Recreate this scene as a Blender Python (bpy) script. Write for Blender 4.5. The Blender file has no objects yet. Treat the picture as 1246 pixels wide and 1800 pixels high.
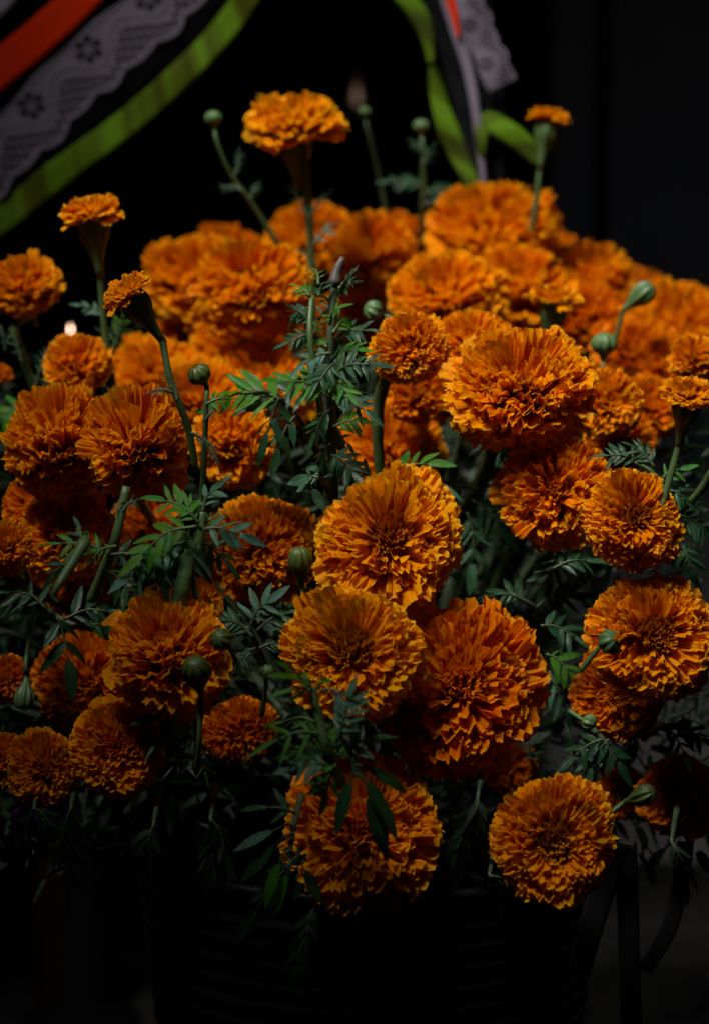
import bpy, math, random
import numpy as np
from mathutils import Vector, Matrix

random.seed(7)
sc = bpy.context.scene
C = sc.collection

# ------------------------------------------------------------------ camera
PW, PH = 1246.0, 1800.0
LENS, SENSOR = 91.4, 24.0
FP = LENS / SENSOR * PW
CAM = Vector((0.0, -1.6, 0.75))
PITCH = math.radians(-8.0)
cd = bpy.data.cameras.new('camera')
cam = bpy.data.objects.new('camera', cd); C.objects.link(cam)
cam.location = CAM
cam.rotation_euler = (math.pi / 2 + PITCH, 0, 0)
cd.sensor_fit = 'HORIZONTAL'; cd.sensor_width = SENSOR; cd.lens = LENS
cd.clip_start = 0.05; cd.clip_end = 60
cd.dof.use_dof = True; cd.dof.focus_distance = 1.53; cd.dof.aperture_fstop = 4.3
sc.camera = cam
RM = cam.rotation_euler.to_matrix()

def P(px, py, d):
    """world point seen at photo pixel (px, py), d metres in front of the lens"""
    return CAM + RM @ Vector(((px - PW / 2) / FP * d, -(py - PH / 2) / FP * d, -d))
def V(r, u, t):
    """world direction from right / up / towards the lens"""
    return (RM @ Vector((r, u, t))).normalized()
def pxm(p, d):
    return p * d / FP

# ------------------------------------------------------------------ world, lamps, exposure
world = bpy.data.worlds.new('World'); sc.world = world; world.use_nodes = True
bg = world.node_tree.nodes['Background']
bg.inputs[0].default_value = (0.35, 0.5, 0.8, 1); bg.inputs[1].default_value = 0.003

def area(name, loc, target, size, sizey, power, col, spread=math.pi):
    l = bpy.data.lights.new(name, 'AREA'); l.shape = 'RECTANGLE'; l.size = size; l.size_y = sizey
    l.energy = power; l.color = col; l.spread = spread
    o = bpy.data.objects.new(name, l); C.objects.link(o); o.location = loc
    o.rotation_euler = (Vector(target) - Vector(loc)).to_track_quat('-Z', 'Y').to_euler()
    return o
area('skylight_opening', (-0.30, -0.44, 1.85), (0.08, 0.11, 0.745), 0.66, 0.66, 2.5, (1.0, 0.96, 0.86), math.radians(22.5))
area('cool_fill', (-0.15, -0.55, 2.2), (0.0, 0.1, 0.6), 0.8, 0.8, 0.27, (0.55, 0.84, 1.0), math.radians(70))  # added cool fill lamp to lift the leaves, no real doorway behind it

sc.view_settings.view_transform = 'Standard'; sc.view_settings.look = 'None'
sc.view_settings.exposure = 0.0; sc.view_settings.gamma = 1.0
sc.render.engine = 'CYCLES'
sc.cycles.use_denoising = True
sc.cycles.max_bounces = 6; sc.cycles.diffuse_bounces = 4; sc.cycles.glossy_bounces = 2
sc.cycles.transmission_bounces = 4; sc.cycles.transparent_max_bounces = 6
sc.cycles.sample_clamp_indirect = 4.0

# ------------------------------------------------------------------ helpers
def sm(a, b, x):
    t = np.clip((x - a) / (b - a), 0, 1); return t * t * (3 - 2 * t)

def mesh(name, verts, faces, mat=None, uvs=None, smooth=True):
    me = bpy.data.meshes.new(name)
    me.from_pydata([tuple(v) for v in verts], [], faces)
    if uvs is not None:
        uvl = me.uv_layers.new(name='UVMap')
        li = np.empty(len(me.loops), dtype=np.int32); me.loops.foreach_get('vertex_index', li)
        uvl.data.foreach_set('uv', np.asarray(uvs, dtype=np.float32)[li].ravel())
    if smooth: me.polygons.foreach_set('use_smooth', [True] * len(me.polygons))
    if mat: me.materials.append(mat)
    me.update()
    return me

def put(name, me, parent=None, mw=None, loc=None):
    o = bpy.data.objects.new(name, me); C.objects.link(o)
    if parent is not None: o.parent = parent
    if mw is not None: o.matrix_basis = mw
    if loc is not None: o.location = loc
    return o

def tag(o, label=None, cat=None, group=None, kind=None):
    if label: o['label'] = label
    if cat: o['category'] = cat
    if group: o['group'] = group
    if kind: o['kind'] = kind
    return o

def thing(name, loc, label, cat, group=None):
    o = bpy.data.objects.new(name, None); C.objects.link(o); o.location = loc
    o.empty_display_size = 0.01
    return tag(o, label, cat, group)

def catmull(pts, n):
    pts = [Vector(p) for p in pts]
    if len(pts) == 2: pts = [pts[0], pts[0].lerp(pts[1], .5), pts[1]]
    q = [pts[0] * 2 - pts[1]] + pts + [pts[-1] * 2 - pts[-2]]
    out = []
    m = len(pts) - 1
    for k in range(n + 1):
        x = k / n * m; i = min(int(x), m - 1); t = x - i
        a, b, c, d = q[i], q[i + 1], q[i + 2], q[i + 3]
        out.append(0.5 * ((2 * b) + (c - a) * t + (2 * a - 5 * b + 4 * c - d) * t * t + (3 * b - a - 3 * c + d) * t ** 3))
    return out

def tube(pts, radii, seg=8, origin=Vector((0, 0, 0)), ridge=0.0, nridge=5):
    """verts, faces of a closed tapered tube along pts"""
    n = len(pts); vs, fs = [], []
    t0 = (pts[1] - pts[0]).normalized()
    nrm = t0.orthogonal().normalized()
    for k in range(n):
        t = (pts[min(k + 1, n - 1)] - pts[max(k - 1, 0)]).normalized()
        nrm = (nrm - t * nrm.dot(t)).normalized(); b = t.cross(nrm)
        r = radii[k] if hasattr(radii, '__len__') else radii
        for s in range(seg):
            a = 2 * math.pi * s / seg
            rr = r * (1 + ridge * math.cos(nridge * a))
            vs.append(pts[k] + (nrm * math.cos(a) + b * math.sin(a)) * rr - origin)
    for k in range(n - 1):
        for s in range(seg):
            s2 = (s + 1) % seg
            fs.append((k * seg + s, k * seg + s2, (k + 1) * seg + s2, (k + 1) * seg + s))
    fs.append(tuple(range(seg - 1, -1, -1))); fs.append(tuple((n - 1) * seg + s for s in range(seg)))
    return vs, fs

def lathe(profile, seg, ridge=0.0, nridge=9, axis=None, origin=Vector((0, 0, 0)), wob=0.0):
    """profile [(z, r, ridge amount 0..1)] turned about +Z then turned to axis"""
    q = Vector((0, 0, 1)).rotation_difference(axis).to_matrix() if axis is not None else Matrix.Identity(3)
    vs, fs = [], []
    for (z, r, g) in profile:
        for s in range(seg):
            a = 2 * math.pi * s / seg
            rr = r * (1 + ridge * g * (abs(math.cos(nridge * a / 2)) - .6) + wob * math.sin(2 * a + 1))
            vs.append(q @ Vector((rr * math.cos(a), rr * math.sin(a), z)) + origin)
    n = len(profile)
    for k in range(n - 1):
        for s in range(seg):
            s2 = (s + 1) % seg
            fs.append((k * seg + s, k * seg + s2, (k + 1) * seg + s2, (k + 1) * seg + s))
    fs.append(tuple(range(seg - 1, -1, -1))); fs.append(tuple((n - 1) * seg + s for s in range(seg)))
    return vs, fs

# ------------------------------------------------------------------ materials
def newmat(name):
    m = bpy.data.materials.new(name); m.use_nodes = True
    nt = m.node_tree; nt.nodes.clear()
    out = nt.nodes.new('ShaderNodeOutputMaterial')
    return m, nt, out
def N(nt, t, **kw):
    n = nt.nodes.new('ShaderNode' + t)
    for k, v in kw.items(): setattr(n, k, v)
    return n
def ramp(nt, stops):
    r = N(nt, 'ValToRGB'); e = r.color_ramp.elements
    while len(e) < len(stops): e.new(0.5)
    for k, (p, c) in enumerate(stops):
        e[k].position = p; e[k].color = (*c, 1)
    return r
def mixc(nt, mode='MIX'):
    m = N(nt, 'Mix', data_type='RGBA', blend_type=mode); return m   # inputs 0 fac, 6 A, 7 B, output 2

def petal_material(name, stops, transl=0.45, yellow=(0.86, 0.36, 0.02)):
    m, nt, out = newmat(name); L = nt.links.new
    uv = N(nt, 'UVMap'); sep = N(nt, 'SeparateXYZ'); L(uv.outputs[0], sep.inputs[0])
    rp = ramp(nt, stops); L(sep.outputs[1], rp.inputs[0])
    oi = N(nt, 'ObjectInfo')
    # veins running down the petal
    co = N(nt, 'CombineXYZ')
    mu = N(nt, 'Math', operation='MULTIPLY'); mu.inputs[1].default_value = 26; L(sep.outputs[0], mu.inputs[0])
    mv = N(nt, 'Math', operation='MULTIPLY'); mv.inputs[1].default_value = 2.2; L(sep.outputs[1], mv.inputs[0])
    mr = N(nt, 'Math', operation='MULTIPLY'); mr.inputs[1].default_value = 60; L(oi.outputs['Random'], mr.inputs[0])
    L(mu.outputs[0], co.inputs[0]); L(mv.outputs[0], co.inputs[1]); L(mr.outputs[0], co.inputs[2])
    nz = N(nt, 'TexNoise'); nz.inputs['Scale'].default_value = 1.0; nz.inputs['Detail'].default_value = 3
    L(co.outputs[0], nz.inputs['Vector'])
    # colour variation per petal
    hs = N(nt, 'HueSaturation')
    mh = N(nt, 'MapRange'); mh.inputs[3].default_value = 0.492; mh.inputs[4].default_value = 0.510; L(oi.outputs['Random'], mh.inputs[0])
    L(mh.outputs[0], hs.inputs['Hue'])
    nv = N(nt, 'MapRange'); nv.inputs[1].default_value = .3; nv.inputs[2].default_value = .7; nv.inputs[3].default_value = .82; nv.inputs[4].default_value = 1.08
    L(nz.outputs[0], nv.inputs[0])
    wt = N(nt, 'MapRange'); wt.inputs[1].default_value = .955; wt.inputs[2].default_value = .985; wt.inputs[3].default_value = 1; wt.inputs[4].default_value = .55
    L(oi.outputs['Random'], wt.inputs[0]); wm = N(nt, 'Math', operation='MULTIPLY'); L(nv.outputs[0], wm.inputs[0]); L(wt.outputs[0], wm.inputs[1]); L(wm.outputs[0], hs.inputs['Value'])
    L(rp.outputs[0], hs.inputs['Color'])
    bp = N(nt, 'Bump'); bp.inputs['Strength'].default_value = .35; bp.inputs['Distance'].default_value = .002
    L(nz.outputs[0], bp.inputs['Height'])
    df = N(nt, 'BsdfDiffuse'); tr = N(nt, 'BsdfTranslucent'); gl = N(nt, 'BsdfGlossy'); gl.inputs['Roughness'].default_value = .5
    gl.inputs['Color'].default_value = (1, .9, .75, 1)
    L(hs.outputs[0], df.inputs[0]); L(hs.outputs[0], tr.inputs[0])
    for b in (df, tr, gl): L(bp.outputs[0], b.inputs['Normal'])
    m1 = N(nt, 'MixShader'); m1.inputs[0].default_value = transl; L(df.outputs[0], m1.inputs[1]); L(tr.outputs[0], m1.inputs[2])
    m2 = N(nt, 'MixShader'); m2.inputs[0].default_value = .006; L(m1.outputs[0], m2.inputs[1]); L(gl.outputs[0], m2.inputs[2])
    L(m2.outputs[0], out.inputs[0])
    return m

M_PETAL = petal_material('petal_orange', [(0.0, (.50, .085, .0006)), (.55, (.83, .235, .0010)), (.93, (.91, .31, .0012)), (1.0, (.95, .42, .005))])
M_PETAL_Y = petal_material('petal_amber', [(0.0, (.55, .12, .0008)), (.55, (.87, .295, .0012)), (.93, (.94, .37, .0016)), (1.0, (.97, .48, .008))])
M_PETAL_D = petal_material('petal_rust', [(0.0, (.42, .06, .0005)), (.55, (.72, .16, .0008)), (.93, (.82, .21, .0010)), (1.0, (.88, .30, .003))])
M_DISC = petal_material('young_floret', [(0.0, (.20, .045, .001)), (.6, (.42, .11, .002)), (1.0, (.62, .20, .004))], .2)
M_CORE = petal_material('inner_floret', [(0.0, (.30, .05, .0006)), (.6, (.68, .15, .001)), (1.0, (.86, .27, .004))], .3)

def leaf_material(name, top, back, transl, rough):
    m, nt, out = newmat(name); L = nt.links.new
    oi = N(nt, 'ObjectInfo'); uv = N(nt, 'UVMap'); sep = N(nt, 'SeparateXYZ'); L(uv.outputs[0], sep.inputs[0])
    geo = N(nt, 'NewGeometry')
    nz = N(nt, 'TexNoise'); nz.inputs['Scale'].default_value = 160; nz.inputs['Detail'].default_value = 3
    L(geo.outputs['Position'], nz.inputs['Vector'])
    mx = mixc(nt); L(nz.outputs[0], mx.inputs[0]); mx.inputs[6].default_value = (*[c * .7 for c in top], 1); mx.inputs[7].default_value = (*[c * 1.35 for c in top], 1)
    hs = N(nt, 'HueSaturation'); L(mx.outputs[2], hs.inputs['Color'])
    mh = N(nt, 'MapRange'); mh.inputs[3].default_value = .47; mh.inputs[4].default_value = .52; L(oi.outputs['Random'], mh.inputs[0]); L(mh.outputs[0], hs.inputs['Hue'])
    # midrib paler
    ab = N(nt, 'Math', operation='SUBTRACT'); ab.inputs[1].default_value = .5; L(sep.outputs[0], ab.inputs[0])
    ab2 = N(nt, 'Math', operation='ABSOLUTE'); L(ab.outputs[0], ab2.inputs[0])
    rr = ramp(nt, [(0.0, (1, 1, 1)), (.05, (0, 0, 0))]); L(ab2.outputs[0], rr.inputs[0])
    mm = mixc(nt); L(rr.outputs[0], mm.inputs[0]); L(hs.outputs[0], mm.inputs[6]); mm.inputs[7].default_value = (*[c * 1.8 + .01 for c in top], 1)
    # side veins as relief
    cx = N(nt, 'Math', operation='MULTIPLY'); cx.inputs[1].default_value = 1.6; L(ab2.outputs[0], cx.inputs[0])
    sx = N(nt, 'Math', operation='SUBTRACT'); L(sep.outputs[1], sx.inputs[0]); L(cx.outputs[0], sx.inputs[1])
    s2 = N(nt, 'Math', operation='MULTIPLY'); s2.inputs[1].default_value = 60; L(sx.outputs[0], s2.inputs[0])
    s3 = N(nt, 'Math', operation='SINE'); L(s2.outputs[0], s3.inputs[0])
    bp = N(nt, 'Bump'); bp.inputs['Strength'].default_value = .3; bp.inputs['Distance'].default_value = .001; L(s3.outputs[0], bp.inputs['Height'])
    pr = N(nt, 'BsdfPrincipled'); pr.inputs['Roughness'].default_value = rough; pr.inputs['Specular IOR Level'].default_value = .42
    L(mm.outputs[2], pr.inputs['Base Color']); L(bp.outputs[0], pr.inputs['Normal'])
    tr = N(nt, 'BsdfTranslucent'); tr.inputs[0].default_value = (*back, 1)
    ms = N(nt, 'MixShader'); ms.inputs[0].default_value = transl; L(pr.outputs[0], ms.inputs[1]); L(tr.outputs[0], ms.inputs[2])
    L(ms.outputs[0], out.inputs[0])
    return m
M_LEAF = leaf_material('leaf_deep_green', (.014, .055, .022), (.05, .22, .012), .22, .36)
M_LEAF_B = leaf_material('leaf_fresh_green', (.042, .175, .012), (.15, .52, .012), .38, .42)
M_LEAF_S = leaf_material('leaf_shaded_green', (.005, .017, .007), (.02, .08, .006), .15, .45)  # darker copy of the leaf green: shade painted into gap and rim leaves
M_LEAF_P = leaf_material('leaf_pale_underside', (.042, .115, .072), (.06, .20, .04), .18, .42)

def stem_material(name, a, b, scale=45, rough=.5):
    m, nt, out = newmat(name); L = nt.links.new
    geo = N(nt, 'NewGeometry'); nz = N(nt, 'TexNoise'); nz.inputs['Scale'].default_value = scale; nz.inputs['Detail'].default_value = 4
    L(geo.outputs['Position'], nz.inputs['Vector'])
    rp = ramp(nt, [(.3, a), (.7, b)]); L(nz.outputs[0], rp.inputs[0])
    pr = N(nt, 'BsdfPrincipled'); pr.inputs['Roughness'].default_value = rough; L(rp.outputs[0], pr.inputs['Base Color'])
    bp = N(nt, 'Bump'); bp.inputs['Strength'].default_value = .25; bp.inputs['Distance'].default_value = .001; L(nz.outputs[0], bp.inputs['Height'])
    L(bp.outputs[0], pr.inputs['Normal']); L(pr.outputs[0], out.inputs[0])
    return m
M_STEM = stem_material('stem_green', (.045, .085, .026), (.075, .13, .040))
M_STEM_D = stem_material('stem_dark', (.028, .050, .024), (.055, .080, .036))
M_CALYX = stem_material('calyx_green', (.045, .105, .034), (.085, .155, .048), 30)
M_CALYX_D = stem_material('calyx_olive', (.035, .062, .010), (.070, .098, .016), 30)
M_STUB = stem_material('cut_stem', (.06, .05, .048), (.10, .085, .08), 80)

def cloth(name, col, rough=.7, sheen=.2, weave=900, spec=.3):
    m, nt, out = newmat(name); L = nt.links.new
    uv = N(nt, 'TexCoord'); nz = N(nt, 'TexNoise'); nz.inputs['Scale'].default_value = weave; L(uv.outputs['Object'], nz.inputs['Vector'])
    n2 = N(nt, 'TexNoise'); n2.inputs['Scale'].default_value = 14; L(uv.outputs['Object'], n2.inputs['Vector'])
    mx = mixc(nt); L(n2.outputs[0], mx.inputs[0]); mx.inputs[6].default_value = (*[c * .75 for c in col], 1); mx.inputs[7].default_value = (*[min(c * 1.2, 1) for c in col], 1)
    bp = N(nt, 'Bump'); bp.inputs['Strength'].default_value = .2; bp.inputs['Distance'].default_value = .0006; L(nz.outputs[0], bp.inputs['Height'])
    pr = N(nt, 'BsdfPrincipled'); pr.inputs['Roughness'].default_value = rough; pr.inputs['Specular IOR Level'].default_value = spec
    pr.inputs['Sheen Weight'].default_value = sheen
    L(mx.outputs[2], pr.inputs['Base Color']); L(bp.outputs[0], pr.inputs['Normal']); L(pr.outputs[0], out.inputs[0])
    return m
M_BLACK = cloth('black_cotton', (.004, .004, .005), .9, .0, 900, .1)
M_BLACKSATIN = cloth('black_satin', (.004, .004, .005), .5, .0, 900, .3)
M_RED = cloth('red_satin', (.62, .028, .001), .8, .0, 900, .05)
M_GREEN = cloth('green_satin', (.12, .20, .004), .7, .0, 900, .1)
def fold_shade(m, a, b, scale):  # paints fold shading into the ribbon as dark and bright bands along it
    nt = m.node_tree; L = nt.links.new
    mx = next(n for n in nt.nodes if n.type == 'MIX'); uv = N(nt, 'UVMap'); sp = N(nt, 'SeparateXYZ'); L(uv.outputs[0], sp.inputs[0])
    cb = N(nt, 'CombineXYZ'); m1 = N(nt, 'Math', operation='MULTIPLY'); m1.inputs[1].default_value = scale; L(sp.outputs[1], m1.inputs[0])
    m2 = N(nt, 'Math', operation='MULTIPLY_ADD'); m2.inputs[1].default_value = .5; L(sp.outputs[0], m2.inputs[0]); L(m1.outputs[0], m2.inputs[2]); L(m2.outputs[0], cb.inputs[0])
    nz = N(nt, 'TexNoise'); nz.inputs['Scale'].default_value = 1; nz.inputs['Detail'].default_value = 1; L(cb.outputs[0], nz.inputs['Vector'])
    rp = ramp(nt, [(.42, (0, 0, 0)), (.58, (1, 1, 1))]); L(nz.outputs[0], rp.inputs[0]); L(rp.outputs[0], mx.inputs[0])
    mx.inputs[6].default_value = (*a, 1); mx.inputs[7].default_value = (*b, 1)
fold_shade(M_GREEN, (.052, .064, .002), (.095, .19, .005), 42)
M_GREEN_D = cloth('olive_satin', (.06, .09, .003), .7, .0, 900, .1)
fold_shade(M_GREEN_D, (.030, .040, .0015), (.085, .17, .005), 30)  # same painted fold shading on the darker ribbon
M_LACE = cloth('lilac_lace', (.16, .138, .185), .9, .0, 900, .1)
M_WHITE = cloth('white_cotton', (.35, .34, .46), .8, .0, 900, .1)

# ------------------------------------------------------------------ setting: floor, back wall
def rough_mat(name, a, b, scale, rough=.85, bump=.5):
    m, nt, out = newmat(name); L = nt.links.new
    tc = N(nt, 'NewGeometry'); nz = N(nt, 'TexNoise'); nz.inputs['Scale'].default_value = scale; nz.inputs['Detail'].default_value = 8
    L(tc.outputs['Position'], nz.inputs['Vector'])
    rp = ramp(nt, [(.3, a), (.72, b)]); L(nz.outputs[0], rp.inputs[0])
    pr = N(nt, 'BsdfPrincipled'); pr.inputs['Roughness'].default_value = rough; L(rp.outputs[0], pr.inputs['Base Color'])
    bp = N(nt, 'Bump'); bp.inputs['Strength'].default_value = bump; bp.inputs['Distance'].default_value = .01; L(nz.outputs[0], bp.inputs['Height'])
    L(bp.outputs[0], pr.inputs['Normal']); L(pr.outputs[0], out.inputs[0]); return m
M_MORTAR = rough_mat('pale_mortar', (.011, .010, .013), (.022, .020, .026), 30)
M_STONE = rough_mat('dark_red_stone', (.0022, .0017, .0018), (.0045, .0034, .0034), 18)
M_WALL = rough_mat('grey_plaster', (.22, .19, .205), (.40, .35, .37), 3.2, .9, .2)

def box(vs, fs, x0, x1, y0, y1, z0, z1):
    b = len(vs)
    vs += [(x0, y0, z0), (x1, y0, z0), (x1, y1, z0), (x0, y1, z0), (x0, y0, z1), (x1, y0, z1), (x1, y1, z1), (x0, y1, z1)]
    fs += [tuple(b + i for i in f) for f in ((0, 3, 2, 1), (4, 5, 6, 7), (0, 1, 5, 4), (1, 2, 6, 5), (2, 3, 7, 6), (3, 0, 4, 7))]

floor = put('floor', mesh('floor', [(-4, -3, -.012), (4, -3, -.012), (4, 4, -.012), (-4, 4, -.012)], [(0, 1, 2, 3)], M_MORTAR))
tag(floor, kind='structure')
rs = random.Random(3)
y = .35
while y < 1.75:                                   # rough stone setts, the ones the photograph can see beside the bucket
    dy = rs.uniform(.09, .13); x = -.55 + rs.uniform(-.1, 0)
    while x < .75:
        dx = rs.uniform(.13, .22)
        g = .012
        n = 10; vs = []
        for lvl, (sh, z) in enumerate(((0, -.02), (0, -.003), (.006, .002))):
            for k in range(n):
                a = 2 * math.pi * k / n
                ca, sa = math.cos(a), math.sin(a)
                e = .5
                ex = math.copysign(abs(ca) ** e, ca); ey = math.copysign(abs(sa) ** e, sa)
                j = 1 + .06 * math.sin(3 * a + x * 40 + y * 17)
                vs.append((x + dx / 2 + ex * (dx / 2 - g / 2 - sh) * j, y + dy / 2 + ey * (dy / 2 - g / 2 - sh) * j, z + .003 * math.sin(a * 2 + x * 9)))
        fs = [(l * n + k, l * n + (k + 1) % n, (l + 1) * n + (k + 1) % n, (l + 1) * n + k) for l in range(2) for k in range(n)] + [tuple(2 * n + k for k in range(n))]
        put('paving_stone', mesh('paving_stone', vs, fs, M_STONE, smooth=False), floor)
        x += dx
    y += dy

# back wall on the right: two plaster piers with a deep dark gap between them
WD = 2.7
def wallbox(name, px0, px1, d, thick, mat=M_WALL):
    a = P(px0, 300, d); b = P(px1, 300, d)
    vs, fs = [], []
    box(vs, fs, a.x, b.x, a.y, a.y + thick, -.01, 2.4)
    o = put(name, mesh(name, vs, fs, mat, smooth=False)); return o
w = wallbox('back_wall', 1072, 1900, WD, .12); tag(w, kind='structure')
w = wallbox('door_post', 972, 1043, WD + .02, .10); tag(w, 'narrow dark grey post beside the wall at upper right', 'post')
w = wallbox('dark_wall', -1200, 2100, WD + .28, .05, M_BLACK); tag(w, kind='structure')

# ------------------------------------------------------------------ petals
def petal_mesh(seed, fam, mat):
    r = random.Random(seed)
    nx, ny = (20, 8) if fam != 'inner' else (14, 6)
    if fam == 'outer': k, amp, bend, cup, base = r.uniform(1.5, 2.3), r.uniform(.038, .066), r.uniform(-.04, .26), r.uniform(-.03, .05), .26
    elif fam == 'mid': k, amp, bend, cup, base = r.uniform(1.9, 2.9), r.uniform(.050, .085), r.uniform(-.06, .24), r.uniform(-.03, .07), .24
    else: k, amp, bend, cup, base = r.uniform(1.5, 2.4), r.uniform(.048, .078), r.uniform(-.05, .12), r.uniform(.02, .10), .30
    p1, p2, p3, p4 = (r.uniform(0, 6.28) for _ in range(4))
    notch = r.uniform(.0, .06); nu = r.uniform(-.4, .4); skew = r.uniform(-.08, .08)
    vs, uv, fs = [], [], []
    for j in range(ny + 1):
        v = (j / ny) ** .85
        s = float(sm(.30, 1.0, v))
        hw = .5 * (base + (1 - base) * float(sm(.05, .74, v)))
        for i in range(nx + 1):
            u = 2 * i / nx - 1
            tip = -.09 * abs(u) ** 5 - notch * math.exp(-((u - nu) / .16) ** 2) + .020 * math.sin(6.5 * u + p3) + .014 * math.sin(14 * u + p4)
            if fam == 'inner': tip *= .8
            y_ = v * (1 + tip * v ** 4)
            z = amp * s * (math.sin(k * math.pi * u + p1 + .9 * v) * (.55 + .45 * abs(u)) +   .35 * math.sin(1.8 * k * math.pi * u + p2) + .16 * float(sm(.7, 1, v)) * math.sin(3.6 * k * math.pi * u + p4))
            z += cup * u * u * v
            x = u * hw * (1 - .05 * s * math.cos(3 * u + p3)) + skew * v * v
            z -= bend * v ** 3; y_ -= .35 * abs(bend) * v ** 4
            vs.append((x, y_, z)); uv.append(((u + 1) / 2, v))
    for j in range(ny):
        for i in range(nx):
            a = j * (nx + 1) + i
            fs.append((a, a + 1, a + nx + 2, a + nx + 1))
    return mesh('petal', vs, fs, mat, uv)
PET = {}
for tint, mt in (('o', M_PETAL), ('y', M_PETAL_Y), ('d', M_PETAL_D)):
    for fam in ('outer', 'mid', 'inner'):
        PET[tint, fam] = [petal_mesh(100 * k + len(fam) * 7 + 3, fam, mt) for k in range(12)]

def petal_matrix(theta, phi, tip, base, width, twist, tilt):
    """local (flower) matrix: petal grows from base to tip"""
    Y = (tip - base); ln = Y.length; Y.normalize()
    rad = Vector((math.cos(phi), math.sin(phi), 0)); ax = Vector((0, 0, 1))
    ct = max(-1, min(1, Y.dot(ax))); st = math.sqrt(max(0, 1 - ct * ct))
    Z = (ax * st - rad * ct)
    X = Y.cross(Z)
    if X.length < 1e-5: X = Vector((-math.sin(phi), math.cos(phi), 0))
    X.normalize(); Z = X.cross(Y).normalized()
    R = Matrix((X, Y, Z)).transposed()
    R = R @ Matrix.Rotation(tilt, 3, 'X') @ Matrix.Rotation(twist, 3, 'Y')
    S = Matrix.Diagonal((width, ln, ln))
    m = (R @ S).to_4x4(); m.translation = base
    return m

GA = math.pi * (3 - math.sqrt(5))
def axis_matrix(axis, spin):
    q = Vector((0, 0, 1)).rotation_difference(axis).to_matrix()
    return q @ Matrix.Rotation(spin, 3, 'Z')

_disc = {}
def disc_mesh(seed, tight):
    """small unopened florets packed at the centre over a domed core (too small to pick apart)"""
    key = (seed, tight)
    if key in _disc: return _disc[key]
    r = random.Random(seed); vs, fs, uv = [], [], []
    nu, nv = 18, 7
    for j in range(nv + 1):
        t = j / nv * 2.2
        for i in range(nu):
            a = 2 * math.pi * i / nu
            vs.append((.50 * math.sin(t) * math.cos(a), .50 * math.sin(t) * math.sin(a), .36 * math.cos(t) - .12)); uv.append((.5, .15))
    for j in range(nv):
        for i in range(nu):
            fs.append((j * nu + i, j * nu + (i + 1) % nu, (j + 1) * nu + (i + 1) % nu, (j + 1) * nu + i))
    src = PET['o', 'inner']
    n = 46
    for i in range(n):
        t = math.sqrt((i + .5) / n) * (.62 if tight else .52); ph = i * GA
        tip = Vector((.62 * math.sin(t) * math.cos(ph), .62 * math.sin(t) * math.sin(ph), .40 * math.cos(t) * r.uniform(.92, 1.1)))
        base = Vector((.3 * math.sin(t) * math.cos(ph), .3 * math.sin(t) * math.sin(ph), .0))
        m = petal_matrix(t, ph, tip, base, (r.uniform(.07, .12) if tight else r.uniform(.12, .2)), r.uniform(-.9, .9), r.uniform(-.1, .1))
        me = src[r.randrange(12)]; b = len(vs)
        vs += [m @ v.co for v in me.vertices]; fs += [tuple(b + x for x in p.vertices) for p in me.polygons]
        nyx = 15
        uv += [((k % nyx) / 14, (k // nyx) / 6) for k in range(len(me.vertices))]
    _disc[key] = mesh('young_florets', vs, fs, M_DISC if tight else M_CORE, uv); return _disc[key]

def bloom(root, axis, R, n, seed, tint='o', thmax=112, h=.66, ragged=.10, disc='open', wide=1.0, loc=Vector((0, 0, 0))):
    r = random.Random(seed)
    sq = r.uniform(-.06, .06); A = ((axis_matrix(axis, r.uniform(0, 6.28)) * R) @ Matrix.Diagonal((1 + sq, 1 - sq, 1 + r.uniform(-.08, .12)))).to_4x4(); A.translation = loc
    cm = math.cos(math.radians(thmax))
    t_in = .045 if disc == 'open' else .10
    lop = [r.uniform(0, 6.28) for _ in range(4)]; n = min(296, int(n * 1.7))
    for i in range(n):
        t = t_in + (1 - t_in) * (i + .5) / n
        th = math.acos(1 - t * (1 - cm)) + r.gauss(0, .05); ph = i * GA + r.gauss(0, .12)
        f = th / math.radians(thmax)
        ext = 1 + r.gauss(0, ragged * .55) + (.12 if r.random() < .06 and f > .5 else 0) + .045 * math.sin(ph * 2 + lop[0]) + .04 * math.sin(ph * 3 + lop[1] + th * 2) + .03 * math.sin(th * 7 + ph + lop[2])
        sink = 1 - (.30 if disc != 'open' else .12) * math.exp(-(th / .40) ** 2)
        tip = Vector((math.sin(th) * math.cos(ph), math.sin(th) * math.sin(ph), math.cos(th) * h * sink)) * ext
        if th > 1.45: tip.z -= (th - 1.45) * .12
        br = .26 * math.sin(min(th, 1.57))
        base = Vector((br * math.cos(ph), br * math.sin(ph), -.32 + .20 * math.cos(th)))
        if f < .46: fam, w, tw = 'inner', r.uniform(.22, .34), .8
        elif f < .70: fam, w, tw = 'mid', r.uniform(.30, .46), .48
        else: fam, w, tw = 'outer', r.uniform(.36, .52), .30
        m = petal_matrix(th, ph, tip, base, w * wide, r.gauss(0, tw), r.gauss(0, .10))
        put('petal', PET[tint, fam][r.randrange(12)], root, A @ m)
    o = put('young_florets', disc_mesh(1 + seed % 3, disc != 'open'), root, A); tag(o, kind='stuff')
    return A

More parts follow.
